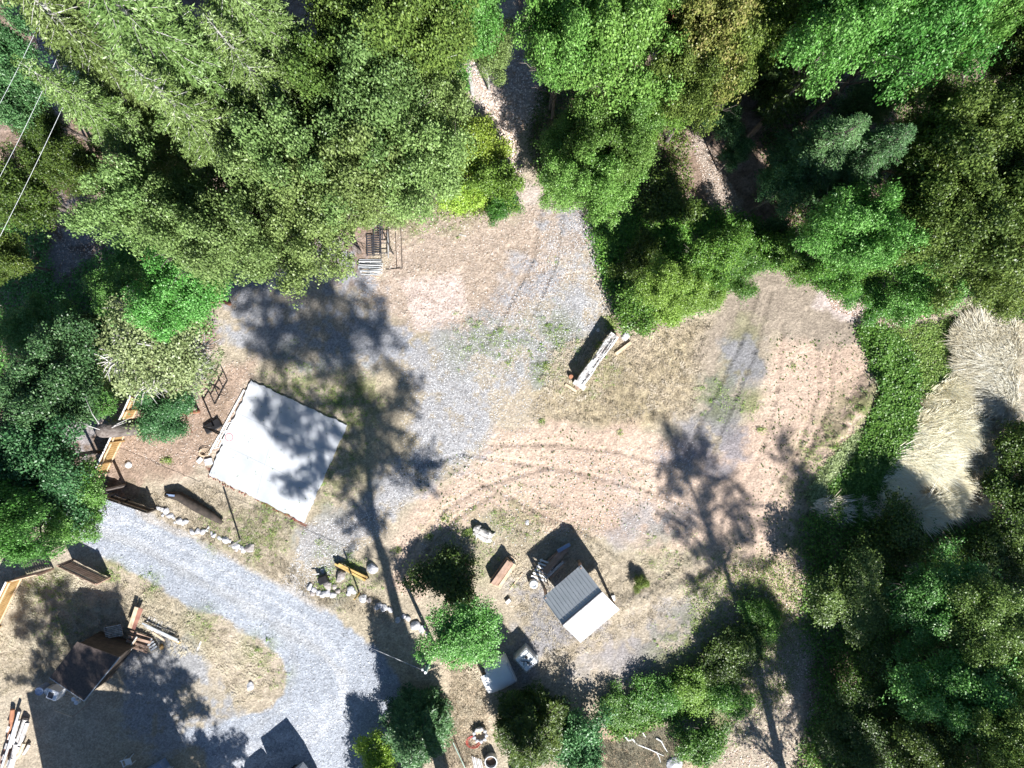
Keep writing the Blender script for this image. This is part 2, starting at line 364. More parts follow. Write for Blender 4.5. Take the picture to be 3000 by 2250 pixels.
# loose berm round the graded dirt and bank to the right
for pts, hh, ww in [([(1880,700),(1890,800),(1860,880),(1800,950),(1770,1020)], .45, .8), ([(1790,620),(1850,660),(1890,690)], .3, .6), ([(1480,1230),(1580,1180),(1700,1120)], .25, .7), ([(1300,1330),(1450,1270),(1550,1230)], .25, .6)]:
    wl = VP(*pts); d = np.full(X.shape, 1e9, np.float32)
    for a, b in zip(wl[:-1], wl[1:]): d = np.minimum(d, seg_dist(X, Y, a, b)[0])
    zz += hh*np.exp(-(d/ww)**2)*(.4+N2)
zz += dirtclods*(1-grav_m[..., 0])*.8
for _c in [(666,930,3.9)]:
    pass
SLABP = [tuple(S(x, y)[:2]) for x, y in [(737,1115),(1018,1246),(892,1530),(614,1390)]]
zz = np.where(sdf(X, Y, SLABP) > -.3, np.minimum(zz, -.02), zz)
alb *= (0.86+.28*NF)[..., None]
alb *= (0.90+.2*N3)[..., None]
alb = np.clip(alb*.79, .02, .85)

def gmat():
    m = bpy.data.materials.new('yard_ground'); m.use_nodes = True; t = m.node_tree; b = t.nodes['Principled BSDF']
    b.inputs['Roughness'].default_value = .95; b.inputs['Specular IOR Level'].default_value = .12
    a = t.nodes.new('ShaderNodeAttribute'); a.attribute_name = 'albedo'
    g = t.nodes.new('ShaderNodeAttribute'); g.attribute_name = 'grit'
    tc = t.nodes.new('ShaderNodeTexCoord')
    n = t.nodes.new('ShaderNodeTexNoise'); n.inputs['Scale'].default_value = 7; n.inputs['Detail'].default_value = 8; n.inputs['Roughness'].default_value = .75
    v = t.nodes.new('ShaderNodeTexVoronoi'); v.inputs['Scale'].default_value = 13
    t.links.new(tc.outputs['Object'], n.inputs[0]); t.links.new(tc.outputs['Object'], v.inputs['Vector'])
    mr = t.nodes.new('ShaderNodeMapRange'); mr.inputs[1].default_value = .3; mr.inputs[2].default_value = .7; mr.inputs[3].default_value = .68; mr.inputs[4].default_value = 1.28
    t.links.new(n.outputs[0], mr.inputs[0])
    sv = t.nodes.new('ShaderNodeSeparateColor'); t.links.new(v.outputs['Color'], sv.inputs[0])
    m2 = t.nodes.new('ShaderNodeMapRange'); m2.inputs[3].default_value = .78; m2.inputs[4].default_value = 1.2
    t.links.new(sv.outputs[0], m2.inputs[0])
    mm = t.nodes.new('ShaderNodeMath'); mm.operation = 'MULTIPLY'; t.links.new(mr.outputs[0], mm.inputs[0]); t.links.new(m2.outputs[0], mm.inputs[1])
    vm = t.nodes.new('ShaderNodeVectorMath'); vm.operation = 'SCALE'
    t.links.new(a.outputs['Color'], vm.inputs[0]); t.links.new(mm.outputs[0], vm.inputs['Scale'])
    t.links.new(vm.outputs[0], b.inputs['Base Color'])
    bp = t.nodes.new('ShaderNodeBump'); bp.inputs['Strength'].default_value = .8; bp.inputs['Distance'].default_value = .07
    t.links.new(mm.outputs[0], bp.inputs['Height']); t.links.new(bp.outputs[0], b.inputs['Normal'])
    return m
GM = gmat()
P3 = np.stack([X, Y, zz], -1).reshape(-1, 3)
idx = np.arange(nx*ny).reshape(ny, nx)
F4 = np.stack([idx[:-1, :-1], idx[:-1, 1:], idx[1:, 1:], idx[1:, :-1]], -1)
def fmask(poly):
    d = sdf(X, Y, poly) + (N1-.5)*.5 + (N3-.5)*.2
    return (d > 0)[:-1, :-1]
owner = np.zeros((ny-1, nx-1), np.int8)
for i, p in enumerate([SHADE, CENT, LROAD, PAD, DRIVE]): owner[fmask(p)] = i+1
path_m = fmask(VP((990,120),(1180,120),(1170,230),(1130,290),(1130,390),(1150,440),(1110,470),(1095,380),(1070,260),(1000,210)))
owner[path_m & (owner == 0)] = 6
owner[fmask(VP((1488,250),(1530,300),(1590,420),(1625,490),(1545,480),(1510,380)))] = 7
AL = alb.reshape(-1, 3)
names = {0: 'ground', 1: 'shaded_gravel_yard', 2: 'gravel_yard', 3: 'forest_road', 4: 'gravel_parking_patch', 5: 'gravel_driveway', 6: 'forest_path', 7: 'forest_path'}
for oid, nm in names.items():
    f = F4[owner == oid]
    u, inv = np.unique(f.ravel(), return_inverse=True)
    vv = P3[u]; ff = inv.reshape(-1, 4); al = AL[u]
    if oid == 0:   # outer ground to the horizon
        bx = [(-400,-400),(400,-400),(400,400),(-400,400)]; ib = [(GX0,GY0),(GX1,GY0),(GX1,GY1),(GX0,GY1)]
        ex = np.array([(x, y, -.03) for x, y in bx]+[(x, y, -.03) for x, y in ib], np.float32)
        n0 = len(vv); vv = np.vstack([vv, ex]); al = np.vstack([al, np.tile([.24,.20,.14], (8, 1))])
        ff = np.vstack([ff, [[n0+i, n0+(i+1) % 4, n0+4+(i+1) % 4, n0+4+i] for i in range(4)]])
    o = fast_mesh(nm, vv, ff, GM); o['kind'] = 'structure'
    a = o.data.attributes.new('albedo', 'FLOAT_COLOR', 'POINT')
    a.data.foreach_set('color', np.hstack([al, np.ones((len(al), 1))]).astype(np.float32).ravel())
    o.data.polygons.foreach_set('use_smooth', np.ones(len(o.data.polygons), bool))
def gz(x, y):
    i = min(max(int((x-GX0)/GS), 0), nx-1); j = min(max(int((y-GY0)/GS), 0), ny-1); return float(zz[j, i])
def gza(x, y):
    i = np.clip(((x-GX0)/GS).astype(int), 0, nx-1); j = np.clip(((y-GY0)/GS).astype(int), 0, ny-1); return zz[j, i]

# ------------------------------------------------------------------ leaf builders
def leaf_quads(P, Nrm, size, asp, rs, base_dir=None):
    """diamond leaves at P with normals Nrm; returns verts(4n,3)"""
    n = len(P)
    Nrm = Nrm/(np.linalg.norm(Nrm, axis=1, keepdims=True)+1e-9)
    r = rs.normal(size=(n, 3)) if base_dir is None else base_dir+rs.normal(size=(n, 3))*.25
    T = r-(r*Nrm).sum(1, keepdims=True)*Nrm; T /= np.linalg.norm(T, axis=1, keepdims=True)+1e-9
    B = np.cross(Nrm, T); s = (size*(.65+.7*rs.rand(n)))[:, None]
    fold = Nrm*s*.12
    v = np.stack([P-T*s*.5, P+B*s*asp*.5-T*s*.05+fold, P+T*s*.5, P-B*s*asp*.5-T*s*.05+fold], 1)
    return v.reshape(-1, 3)
def faces4(n): return np.arange(n*4).reshape(n, 4)

def broad_crown(name, R, hh, zc, n, seed, leaf=.16, lumps=34, lr=(.22,.42), hollow=.55):
    rs = np.random.RandomState(seed)
    d = rs.normal(size=(lumps, 3)); d[:, 2] = np.abs(d[:, 2])*.9-.25; d /= np.linalg.norm(d, axis=1, keepdims=True)
    rad = rs.uniform(.25, .95, lumps)[:, None]; c = d*rad
    aa = np.arctan2(c[:, 1], c[:, 0]); c[:, :2] *= (1+.22*np.sin(2*aa+seed*1.3)+.16*np.sin(3*aa+seed)+.12*np.sin(5*aa+seed*2.1))[:, None]
    lrad = rs.uniform(lr[0], lr[1], lumps)
    per = lrad**2; per /= per.sum()
    NC = 14; k = rs.choice(lumps, n//NC, p=per)
    u = rs.normal(size=(len(k), 3)); u[:, 2] += .35; u /= np.linalg.norm(u, axis=1, keepdims=True)
    q = c[k]+u*(lrad[k]*(hollow+(1-hollow)*rs.rand(len(k))**.6))[:, None]
    stray = rs.rand(len(q)) < .05; q[stray] *= (1+.28*rs.rand(stray.sum()))[:, None]; q *= np.array([R, R, hh]); q = np.repeat(q, NC, 0); uu = np.repeat(u, NC, 0); tone = np.repeat(rs.rand(len(k)), NC)
    q += rs.normal(size=q.shape)*leaf*np.array([1.35, 1.35, .6])
    nr = uu*.5+np.array([0, 0, .9])+rs.normal(size=q.shape)*.55
    v = leaf_quads(q+np.array([0, 0, zc]), nr, np.full(len(q), leaf), .62, rs)
    rnd = np.clip(.5*tone+.5*rs.rand(len(q)), 0, 1)
    return fast_mesh(name, v, faces4(len(q)), None, rnd, link=False)

def broad_trunk(name, R, zc, htop, seed, r0=.22, limbs=8, twigs=2, tr=.018):
    rs = random.Random(seed); mb = MB()
    mb.tube([(0,0,-.2), (rs.uniform(-.1,.1), rs.uniform(-.1,.1), zc*.5), (rs.uniform(-.3,.3), rs.uniform(-.3,.3), zc), (0,0,htop*.93)], [r0, r0*.8, r0*.5, .02], 8)
    for i in range(limbs):
        a = 2*math.pi*i/limbs+rs.uniform(-.3,.3); z0 = zc*rs.uniform(.45,.95); L = R*rs.uniform(.6,.9)
        p = Vector((0,0,z0)); q = Vector((math.cos(a)*L*.5, math.sin(a)*L*.5, z0+L*.35)); e = Vector((math.cos(a)*L, math.sin(a)*L, z0+L*.5+rs.uniform(-.2,.4)))
        mb.tube([p, q, e], [r0*.4, r0*.22, .02], 5, False)
        for j in range(twigs):
            s = q.lerp(e, rs.uniform(0,.8)); b = a+rs.uniform(-1.2,1.2); l2 = L*rs.uniform(.2,.5)
            m_ = s+Vector((math.cos(b)*l2*.5, math.sin(b)*l2*.5, l2*.35)); en = s+Vector((math.cos(b+.2)*l2, math.sin(b+.2)*l2, l2*.5))
            mb.tube([s, m_, en], [tr*1.6, tr*1.2, tr*.5], 4, False)
    me = bpy.data.meshes.new(name); me.from_pydata(mb.v, [], mb.f); me.update(); return me

def conifer(name, Hh, R, seed, whorls=34, nb=6, z0=.12, sub=.20, needle=.17, droop=.18, bare=.0):
    rs = np.random.RandomState(seed); P = []; D = []; mb = MB(); tone = []
    mb.tube([(0,0,-.3),(0,0,Hh*.5),(0,0,Hh*.98)], [.018*Hh, .011*Hh, .015], 8)
    for wi in range(whorls):
        t = z0+(1-z0)*((wi+rs.rand()*.6)/whorls); z = Hh*min(t, .995)
        L0 = R*((1-t)**.72)*(1.0 if t > z0+.12 else .75)+.15
        k_ = max(3, int(nb*(.6+.6*(1-t))))
        ph = rs.rand()*6.28
        for b in range(k_):
            a = ph+2*math.pi*b/k_+rs.uniform(-.3,.3); L = L0*rs.uniform(.6,1.12)
            up = rs.uniform(-.05,.22); ca, sa = math.cos(a), math.sin(a)
            def pt(s): return np.array([ca*L*s, sa*L*s, z+L*(up*s-droop*s*s)])
            if L > .6: mb.tube([pt(0), pt(.5), pt(.95)], [.012*L+.01, .008*L+.006, .004], 4, False)
            ns = max(2, int(L/sub)); tt = rs.rand()
            for j in range(ns):
                s = .14+.86*(j+.5)/ns
                if rs.rand() < bare: continue
                o = pt(s); ls = (.42*L*(1-s)**.75+.16)*rs.uniform(.7,1.15)
                for sd_ in (-1, 1):
                    an = a+sd_*rs.uniform(.65,1.0); dr = np.array([math.cos(an), math.sin(an), -.12+rs.normal()*.08])
                    m_ = max(1, int(ls/(needle*.62)))
                    for q in range(m_):
                        c = o+dr*ls*(q+.6)/m_
                        for s2 in ((-1, 1) if ls > .35 else (rs.choice([-1, 1]),)):
                            a2 = an+s2*rs.uniform(.35,.8); P.append(c+np.array([math.cos(a2), math.sin(a2), 0])*needle*.35)
                            D.append((math.cos(a2), math.sin(a2), -.1)); tone.append(tt)
            P.append(pt(1)); D.append((ca, sa, 0)); tone.append(tt)
    P = np.array(P); D = np.array(D); n = len(P); tone = np.array(tone)
    nr = np.tile([0., 0., 1.], (n, 1))+rs.normal(size=(n, 3))*.38
    v = leaf_quads(P, nr, np.full(n, needle*1.6), .27, rs, D)
    cm = fast_mesh(name+'_crown', v, faces4(n), None, np.clip(.5*tone+.5*rs.rand(n), 0, 1), link=False)
    tm = bpy.data.meshes.new(name+'_trunk'); tm.from_pydata(mb.v, [], mb.f); tm.update()
    return cm, tm, n

PRO = {}
for i in range(3):
    PRO['big%d' % i] = (broad_crown('crown_big', 5.0, 3.2, 7.0, 56000, 10+i, .19, 74, (.14,.27)), broad_trunk('trunk_big', 5, 6, 9.5, 20+i, .26, 11, 5))
    PRO['med%d' % i] = (broad_crown('crown_med', 3.2, 2.8, 6.6, 28000, 30+i, .16, 46, (.16,.32)), broad_trunk('trunk_med', 3.2, 6, 9, 40+i, .2, 8, 3))
    PRO['bush%d' % i] = (broad_crown('crown_bush', 1.6, 1.1, .95, 12000, 50+i, .12, 24, (.25,.42), .4), broad_trunk('trunk_bush', 1.5, .6, 1.7, 60+i, .06, 6, 2))
PRO['pale0'] = (broad_crown('crown_pale', 3.4, 2.2, 7.0, 9500, 71, .15, 40, (.2,.36), .2), broad_trunk('trunk_pale', 3.1, 6.8, 9.7, 72, .16, 16, 22, .026))
PRO['fir0'] = conifer('fir', 20, 4.6, 81, 42, 8, .30, .19, .135, .20, .05)[:2]
PRO['fir1'] = conifer('fir', 20, 4.2, 82, 40, 8, .25, .19, .135, .14, .1)[:2]
PRO['thin0'] = conifer('thinfir', 20, 3.4, 83, 22, 5, .42, .30, .24, .1, .15)[:2]
PRO['ced0'] = conifer('cedar', 8, 2.9, 84, 34, 8, .03, .17, .15, .10)[:2]
PRO['ced1'] = conifer('cedar', 8, 3.1, 85, 32, 9, .03, .17, .15, .02)[:2]
PH = {'big': 10, 'med': 10, 'bush': 2, 'pale': 10, 'fir': 20, 'thin': 20, 'ced': 8}
PR = {'big': 5.0, 'med': 3.2, 'bush': 1.6, 'pale': 3.4, 'fir': 4.4, 'thin': 3.4, 'ced': 3.0}
PZ = {'big': .7, 'med': .66, 'bush': .5, 'pale': .7, 'fir': .6, 'thin': .6, 'ced': .3}
TREE_SEEN = {}
def tree(kind, vx, vy, h, rpx, leaf, label, bark='bark', lean=None, base=None, name=None, cat=None, group=None, var=None):
    """crown centred where the photo shows it at its own height; root on the ground below"""
    zc = PZ[kind]*h
    p = V(vx, vy, zc) if base is None else V(*base)
    r = rpx/VK**0*(H-zc)/FS*VK if base is None else rpx
    i = TREE_SEEN.get(kind, 0); TREE_SEEN[kind] = i+1
    keys = [k for k in PRO if k.startswith(kind) and k[len(kind):].isdigit()]
    key = keys[(i if var is None else var) % len(keys)]; cr, tk = PRO[key]
    nm = name or {'fir': 'fir_tree', 'thin': 'fir_tree', 'ced': 'conifer', 'bush': 'shrub'}.get(kind, 'broadleaf_tree')
    ct = cat or {'bush': 'shrub'}.get(kind, 'tree')
    grp = group or {'bush': 'shrubs round the clearing', 'fir': 'tall conifers', 'thin': 'tall conifers', 'ced': 'bushy conifers'}.get(kind, 'broadleaf trees of the wood')
    t = thing(nm, label, ct, (p.x, p.y, gz(p.x, p.y)-.05), (i*2.39996) % 6.283, grp)
    s = r/PR[kind]; t.scale = (s, s, h/PH[kind])
    if lean:
        t.rotation_mode = 'XYZ'
        L = Vector((lean[0], lean[1], 1)).normalized(); q = Vector((0,0,1)).rotation_difference(L)
        t.rotation_mode = 'QUATERNION'; t.rotation_quaternion = q
    for nm2, me, mt in (('crown', cr, LM[leaf]), ('trunk', tk, M[bark])):
        o = bpy.data.objects.new(nm2, me); C.objects.link(o); o.parent = t
        if not me.materials: me.materials.append(None)
        o.material_slots[0].link = 'OBJECT'; o.material_slots[0].material = mt
    return t

# ------------------------------------------------------------------ trees and shrubs (photo position of crown, height, crown radius in photo px)
T = [
# upper left firs
('fir', 400, 150, 25, 215, 'fir', 'tallest feathery yellow-green fir in the upper left, pale twigs showing through', 'twig'),
('fir', 215, 110, 23, 170, 'fir', 'yellow-green fir at the upper left whose long bough reaches over the three wires', 'twig'),
('fir', 560, 70, 25, 170, 'fir', 'yellow-green fir at the top edge with silvery dead twigs, right of the tallest fir', 'twig'),
('fir', 460, 290, 22, 150, 'fir', 'feathery fir leaning over the fine-leaved grove, lowest of the upper left firs', 'twig'),
('fir', 250, 270, 20, 110, 'fir', 'slim yellow-green fir beside the shaded road in the upper left', 'twig'),
('fir', 590, 210, 22, 135, 'fir', 'fir crown wedged between the tallest fir and the grey-green grove', 'twig'),
# grey-green grove
('big', 330, 440, 15, 105, 'grey', 'grey-green broadleaf tree overhanging the shaded forest road'),
('big', 440, 500, 15, 115, 'grey', 'grey-green broadleaf tree above the left end of the shaded gravel yard'),
('big', 570, 480, 16, 120, 'grey', 'grey-green broadleaf tree whose lower edge fringes the shaded gravel yard'),
('big', 690, 470, 15, 120, 'grey', 'grey-green broadleaf tree left of the stacked gate frames'),
('big', 760, 380, 16, 125, 'grey', 'grey-green broadleaf tree behind the dark steel racks'),
('big', 900, 330, 15, 120, 'grey', 'grey-green broadleaf tree next to the lime-green bush by the forest path'),
('big', 640, 350, 17, 120, 'grey', 'grey-green broadleaf tree in the middle of the grove below the firs'),
('big', 800, 240, 17, 130, 'grey', 'grey-green broadleaf tree halfway between the firs and the forest path'),
('big', 905, 200, 14, 98, 'grey', 'grey-green broadleaf tree on the left edge of the forest path'),
('big', 720, 210, 16, 110, 'olive', 'darker green broadleaf tree just right of the firs'),
('big', 770, 80, 17, 120, 'olive', 'mottled green tree at the top edge between the firs and the leafy top middle'),
('big', 880, 90, 17, 120, 'olive', 'olive broadleaf tree near the top edge with pale dead branches', 'twig'),
('med', 830, 440, 8, 60, 'grey', 'small fine-leaved tree hanging over the dark steel racks'),
('big', 1000, 50, 14, 100, 'mad', 'mixed green tree at the top edge above the forest path, pale limbs inside', 'twig'),
('big', 1050, 105, 9, 60, 'grey', 'small yellow-green crown overhanging the top of the forest path', 'twig'),
('med', 90, 290, 9, 60, 'dark', 'dark tree in deep shade between the wires and the forest road'),  # this and the next three were added to deepen shade by the road
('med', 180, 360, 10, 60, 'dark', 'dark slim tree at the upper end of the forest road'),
('bush', 110, 350, 2, 45, 'olive', 'small dark olive tree beside the dark tree near the wires'),
('bush', 165, 710, 1.5, 42, 'dark', 'dark tree at the lower end of the forest road'),
('med', 2190, 130, 14, 80, 'dark', 'dark tree on the right edge in the dark strip'),
('med', 2190, 20, 15, 80, 'dark', 'dark tree in the very top right corner'),
# upper middle bright maples
('big', 1210, 80, 15, 100, 'bright', 'bright green maple at the top edge right above the path opening'),
('big', 1330, 90, 16, 130, 'bright', 'largest bright green maple at the top edge, right of the forest path'),
('med', 1430, 40, 15, 80, 'bright', 'bright green maple crown at the top edge beside the dark gap'),
('med', 1210, 140, 13, 70, 'bright', 'bright green maple bough with a scalloped edge over the path shadow'),
('med', 1450, 215, 12, 85, 'lime', 'yellow-green round crown between the top maples and the black shadow'),
('med', 1370, 250, 11, 60, 'mad', 'glossy whitish-green crown in the gap above the big clearing maple'),
('big', 1250, 305, 6.5, 84, 'bright', 'dark-hearted maple at the upper left of the clearing edge cluster'),
('big', 1310, 330, 11, 85, 'bright', 'maple in the middle of the cluster at the end of the forest path'),
('med', 1225, 405, 4.5, 62, 'bright', 'maple crown touching the narrow neck of the forest path'),
('big', 1290, 400, 10, 80, 'bright', 'lowest maple of the clearing edge cluster, casting black shade to its right'),
('med', 1380, 300, 10, 55, 'lime', 'small lime-green crown right of the clearing edge maples'),
# top right
('big', 1530, 60, 16, 110, 'auto', 'yellowing tree with reddish twigs at the top edge', 'redbark'),
('big', 1520, 180, 14, 95, 'olive', 'mid-green tree below the yellowing one in the top right half'),
('ced', 1640, 40, 20, 110, 'lime', 'bright lime cedar at the top edge, right of the yellowing tree'),
('ced', 1600, 110, 18, 90, 'lime', 'lime cedar whose lower boughs hang over the black gap'),
('ced', 1740, 110, 18, 110, 'fir', 'mid-green cedar near the top edge above the black gap'),
('big', 1830, 60, 18, 125, 'mad', 'grey-green fine-leaved tree at the top edge, third crown from the right corner'),
('big', 1950, 70, 18, 125, 'mad', 'dense green tree at the top edge near the right corner'),
('big', 2060, 60, 17, 90, 'bright', 'green tree in the top right corner beside the dark strip'),
('med', 1900, 30, 19, 100, 'mad', 'green crown cut by the top edge between two dense trees'),
('fir', 1900, 205, 12, 82, 'blue', 'blue-green pointed conifer standing alone in the dark gap'),
('fir', 1770, 330, 14, 130, 'blue', 'large blue-green conifer with pointed boughs beside the right forest path'),
('fir', 1860, 350, 14, 120, 'blue', 'blue-green conifer merging into the olive grove on the right'),
('med', 1700, 400, 10, 60, 'blue', 'small dark green tree at the foot of the blue-green conifers'),
('thin', 1690, 220, 12, 70, 'dark', 'thin dark conifer in the black gap'),
('med', 1570, 260, 7, 46, 'teal', 'small whitish-green maple beside the upper end of the right forest path'),
('med', 1590, 330, 6, 34, 'teal', 'tiny pale green tree touching the right forest path'),
# right olive grove
('big', 2030, 300, 14, 120, 'olive', 'olive tree of the right grove, just below the dark strip'),
('big', 2150, 270, 14, 110, 'olive', 'olive tree cut by the right edge, upper one'),
('big', 2070, 420, 14, 130, 'olive', 'olive tree in the centre of the right grove'),
('big', 2180, 430, 14, 110, 'olive', 'olive tree cut by the right edge, second from the top'),
('big', 1960, 480, 13, 110, 'olive', 'olive tree right of the blue-green conifers'),
('big', 1830, 490, 14, 95, 'mad', 'mid-green tree between the blue-green conifers and the graded dirt'),
('big', 2130, 560, 12, 110, 'olive', 'olive tree above the dry grass bank'),
('big', 1990, 600, 9, 85, 'mad', 'green tree fringing the top of the dry bank'),
('med', 2190, 620, 9, 70, 'olive', 'green tree on the right edge just above the dry grass'),
('med', 1900, 640, 5, 60, 'cover', 'low leafy tree behind the whitish litter beside the dirt'),
('med', 1745, 555, 6, 62, 'cover', 'low green thicket at the right corner of the graded dirt entrance'),
('med', 1810, 585, 9, 60, 'cover', 'low green thicket between the litter and the mid-green tree'),
('bush', 1690, 530, 3, 55, 'cover', 'dark green shrub at the dirt entrance, right side'),
('bush', 1672, 500, 2, 34, 'teal', 'shrub below the lower end of the right forest path'),
# bush island left of the dirt entrance
('bush', 1430, 430, 2.5, 60, 'dark', 'dark tree in black shade below the maples'),  # dark leaves carry the black shadow above the island
('bush', 1380, 560, 2.5, 50, 'dark', 'dark tree above the pale squared log'),  # leaf colour darkened for the same shadow
('med', 1530, 555, 8, 66, 'cover', 'deep green tree in the middle of the island left of the dirt entrance'),
('med', 1440, 618, 8, 60, 'lime', 'yellow-green round tree on the sunny side of the island'),
('med', 1510, 630, 5, 54, 'lime', 'yellow-green thicket at the foot of the island facing the dry grass'),
('med', 1590, 560, 4, 60, 'cover', 'green thicket beside the dirt entrance, left side'),
('bush', 1380, 650, 2.6, 55, 'cover', 'leafy green shrub just above the pale squared log'),
('bush', 1440, 660, 2.2, 50, 'lime', 'lime-green shrub fringe along the dry grass'),
('bush', 1638, 545, 1.6, 34, 'bright', 'bright shrub at the tip of the dirt entrance'),
# lime bushes by the path
('bush', 1040, 300, 2.6, 52, 'yellow', 'lime-yellow bush beside the pale forest path, upper one'),
('bush', 1030, 350, 2.4, 50, 'yellow', 'lime-yellow bush beside the pale forest path, lower one'),
('bush', 1075, 400, 3.5, 48, 'lime', 'green bush with bare twigs on the bank left of the path neck'),
('bush', 990, 420, 2.2, 48, 'yellow', 'yellow-green scrub along the bank above the pink dirt'),
('bush', 930, 425, 1.6, 38, 'pale', 'sparse yellowish scrub beside the dark steel racks'),
('bush', 1085, 450, 1.8, 34, 'cover', 'green bush at the foot of the bank, nearest the pink dirt'),
# left edge
('med', 15, 110, 14, 70, 'teal', 'blue-green tree in the top left corner, beside the wires'),
('med', 30, 210, 12, 70, 'teal', 'blue-green tree on the left edge crossed by the wires'),
('med', 195, 210, 7, 45, 'teal', 'small teal tree tucked under the firs by the right-hand wire'),
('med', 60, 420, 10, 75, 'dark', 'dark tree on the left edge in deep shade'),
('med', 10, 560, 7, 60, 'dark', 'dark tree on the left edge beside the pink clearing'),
('med', 80, 710, 5, 66, 'mad', 'mottled tree above the leaning fence tree on the left'),
('bush', 265, 580, 2.5, 48, 'mad', 'green crown over the lower end of the forest road'),
('big', 385, 625, 11, 95, 'mad', 'round glossy madrone with orange limbs, left of the shaded gravel', 'redbark'),
('med', 275, 650, 5, 72, 'mad', 'dark green madrone between the forest road and the round one', 'redbark'),
('pale', 330, 745, 9, 140, 'pale', 'sparse yellow-grey tree with white bare branches on the left', 'palebark'),
('pale', 390, 800, 7, 75, 'pale', 'small yellowish crown hanging below the white-branched tree', 'palebark'),
('med', 360, 895, 7, 68, 'teal', 'dark glossy holly in front of the plank fence', 'redbark'),
('big', 110, 850, 10, 125, 'teal', 'large blue-green tree over the fence, upper crown'),
('big', 70, 1000, 11, 130, 'teal', 'large blue-green tree over the driveway entrance, middle crown'),
('big', 150, 1080, 9, 85, 'mad', 'green crown hanging over the start of the gravel driveway'),
('big', 20, 1130, 15, 90, 'mad', 'green crown in the left edge above the dark plank fence'),
('med', 230, 850, 6, 50, 'mad', 'green bough in front of the plank fence top end'),
# bottom middle
('med', 1000, 1370, 5, 80, 'mad', 'glossy madrone right of the wire post, sunny below and black above', 'redbark'),
('bush', 975, 1245, 1.8, 68, 'dark', 'dark purplish shrub in shade between the fallen pole and the timber stack', 'redbark'),  # dark leaf colour stands in for the madrone's shadow
('ced', 1145, 1572, 6.5, 95, 'dark', 'bushy dark conifer below the white canopy shell'),
('ced', 905, 1570, 7, 92, 'blue', 'bushy conifer crossed by the long trunk shadow at the bottom'),
('bush', 1262, 1610, 3.0, 66, 'teal', 'glossy green shrub right of the bushy dark conifer'),
('bush', 815, 1640, 2.8, 45, 'yellow', 'yellow shrub at the bottom edge left of the bushy conifer'),
('bush', 1385, 1258, 1.1, 17, 'weed', 'small round green shrub alone right of the open shelter'),
# bottom right
('bush', 1345, 1530, 1.0, 42, 'cover', 'low bright thicket left of the fallen white branches'),
('bush', 1425, 1505, 1.4, 50, 'cover', 'bright green shrub above the fallen white branches'),
('bush', 1495, 1480, 1.6, 48, 'lime', 'yellow-green shrub at the upper end of the scrub band'),
('bush', 1515, 1600, 1.8, 52, 'cover', 'green shrub at the bottom edge right of the fallen white branches'),
('bush', 1600, 1400, 1.8, 60, 'dark', 'dark shrubby tree inside the long trunk shadow'),
('bush', 1545, 1440, 1.6, 46, 'dark', 'dark shrubby tree left of the long trunk shadow'),
('med', 1850, 1290, 5, 95, 'olive', 'dark round tree at the left side of the lower right wood'),
('big', 2030, 1290, 6, 110, 'mad', 'green tree in the upper part of the lower right wood'),
('big', 2150, 1370, 8, 110, 'olive', 'olive-green tree on the right edge of the lower right wood'),
('big', 2080, 1500, 8, 120, 'mad', 'green tree in the middle of the lower right wood'),
('big', 2170, 1600, 10, 100, 'olive', 'olive tree in the bottom right corner'),
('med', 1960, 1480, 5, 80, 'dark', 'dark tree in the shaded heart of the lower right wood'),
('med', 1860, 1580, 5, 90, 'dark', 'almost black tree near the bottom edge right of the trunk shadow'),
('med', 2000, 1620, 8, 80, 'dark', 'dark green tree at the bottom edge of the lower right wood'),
('bush', 2090, 1440, 3, 40, 'yellow', 'yellow-leaved sapling between the green trees of the lower right wood'),
('bush', 2200, 960, 3, 55, 'dark', 'dark scrub on the right edge beside the outer straw strip'),  # dark scrub added where the bank's edge lies in shade
('bush', 2190, 1075, 3, 65, 'dark', 'dark scrub on the right edge below the outer straw strip'),  # likewise added, its dark leaves standing in for shade
('bush', 1640, 1340, 1.4, 44, 'cover', 'low dark green scrub in the feathered conifer shadow'),
('bush', 1570, 1500, 1.6, 46, 'cover', 'low scrub beside the lower trunk shadow, left side'),
('bush', 1930, 1170, 3, 70, 'dark', 'dark scrub in black shade below the dry grass bank'),
('bush', 2160, 1200, 2.5, 70, 'dark', 'dark tree on the right edge below the dry grass bank'),
]
for t_ in T:
    k, x, y, h, r, lf, lab = t_[:7]
    tree(k, x, y, h, r, lf, lab, bark=t_[7] if len(t_) > 7 else 'bark')
# trees just outside the picture whose shadows lie across the yard: (base px, base py) on the ground
G = 'trees outside the picture that shade the yard'
OUT = [("fir", 2330, 1350, 12, 2.6, "fir", None, "fir beyond the right edge shading the lower end of the straw strip"),
 ("fir", 1900, 1810, 16, 3.0, "fir", None, "fir beyond the bottom edge, first from the left shading the lower right wood"),
  ("ced", 870, 1745, 7, 2.6, "fir", None, "bushy conifer beyond the bottom edge with a feathery shadow on the drive"),
 ("fir", 2070, 1770, 17, 4.0, "fir", None, "fir beyond the bottom edge, second from the left shading the lower right wood"),
 ("fir", 2210, 1790, 20, 4.2, "fir", None, "fir beyond the bottom edge, third from the left shading the lower right wood"),
 ("fir", 2330, 1640, 18, 4.0, "fir", None, "fir beyond the bottom right corner")]
for k, x, y, h, r, lf, ln, lab in OUT:
    tree(k, 0, 0, h, r, lf, lab, lean=ln, base=(x, y), group=G)

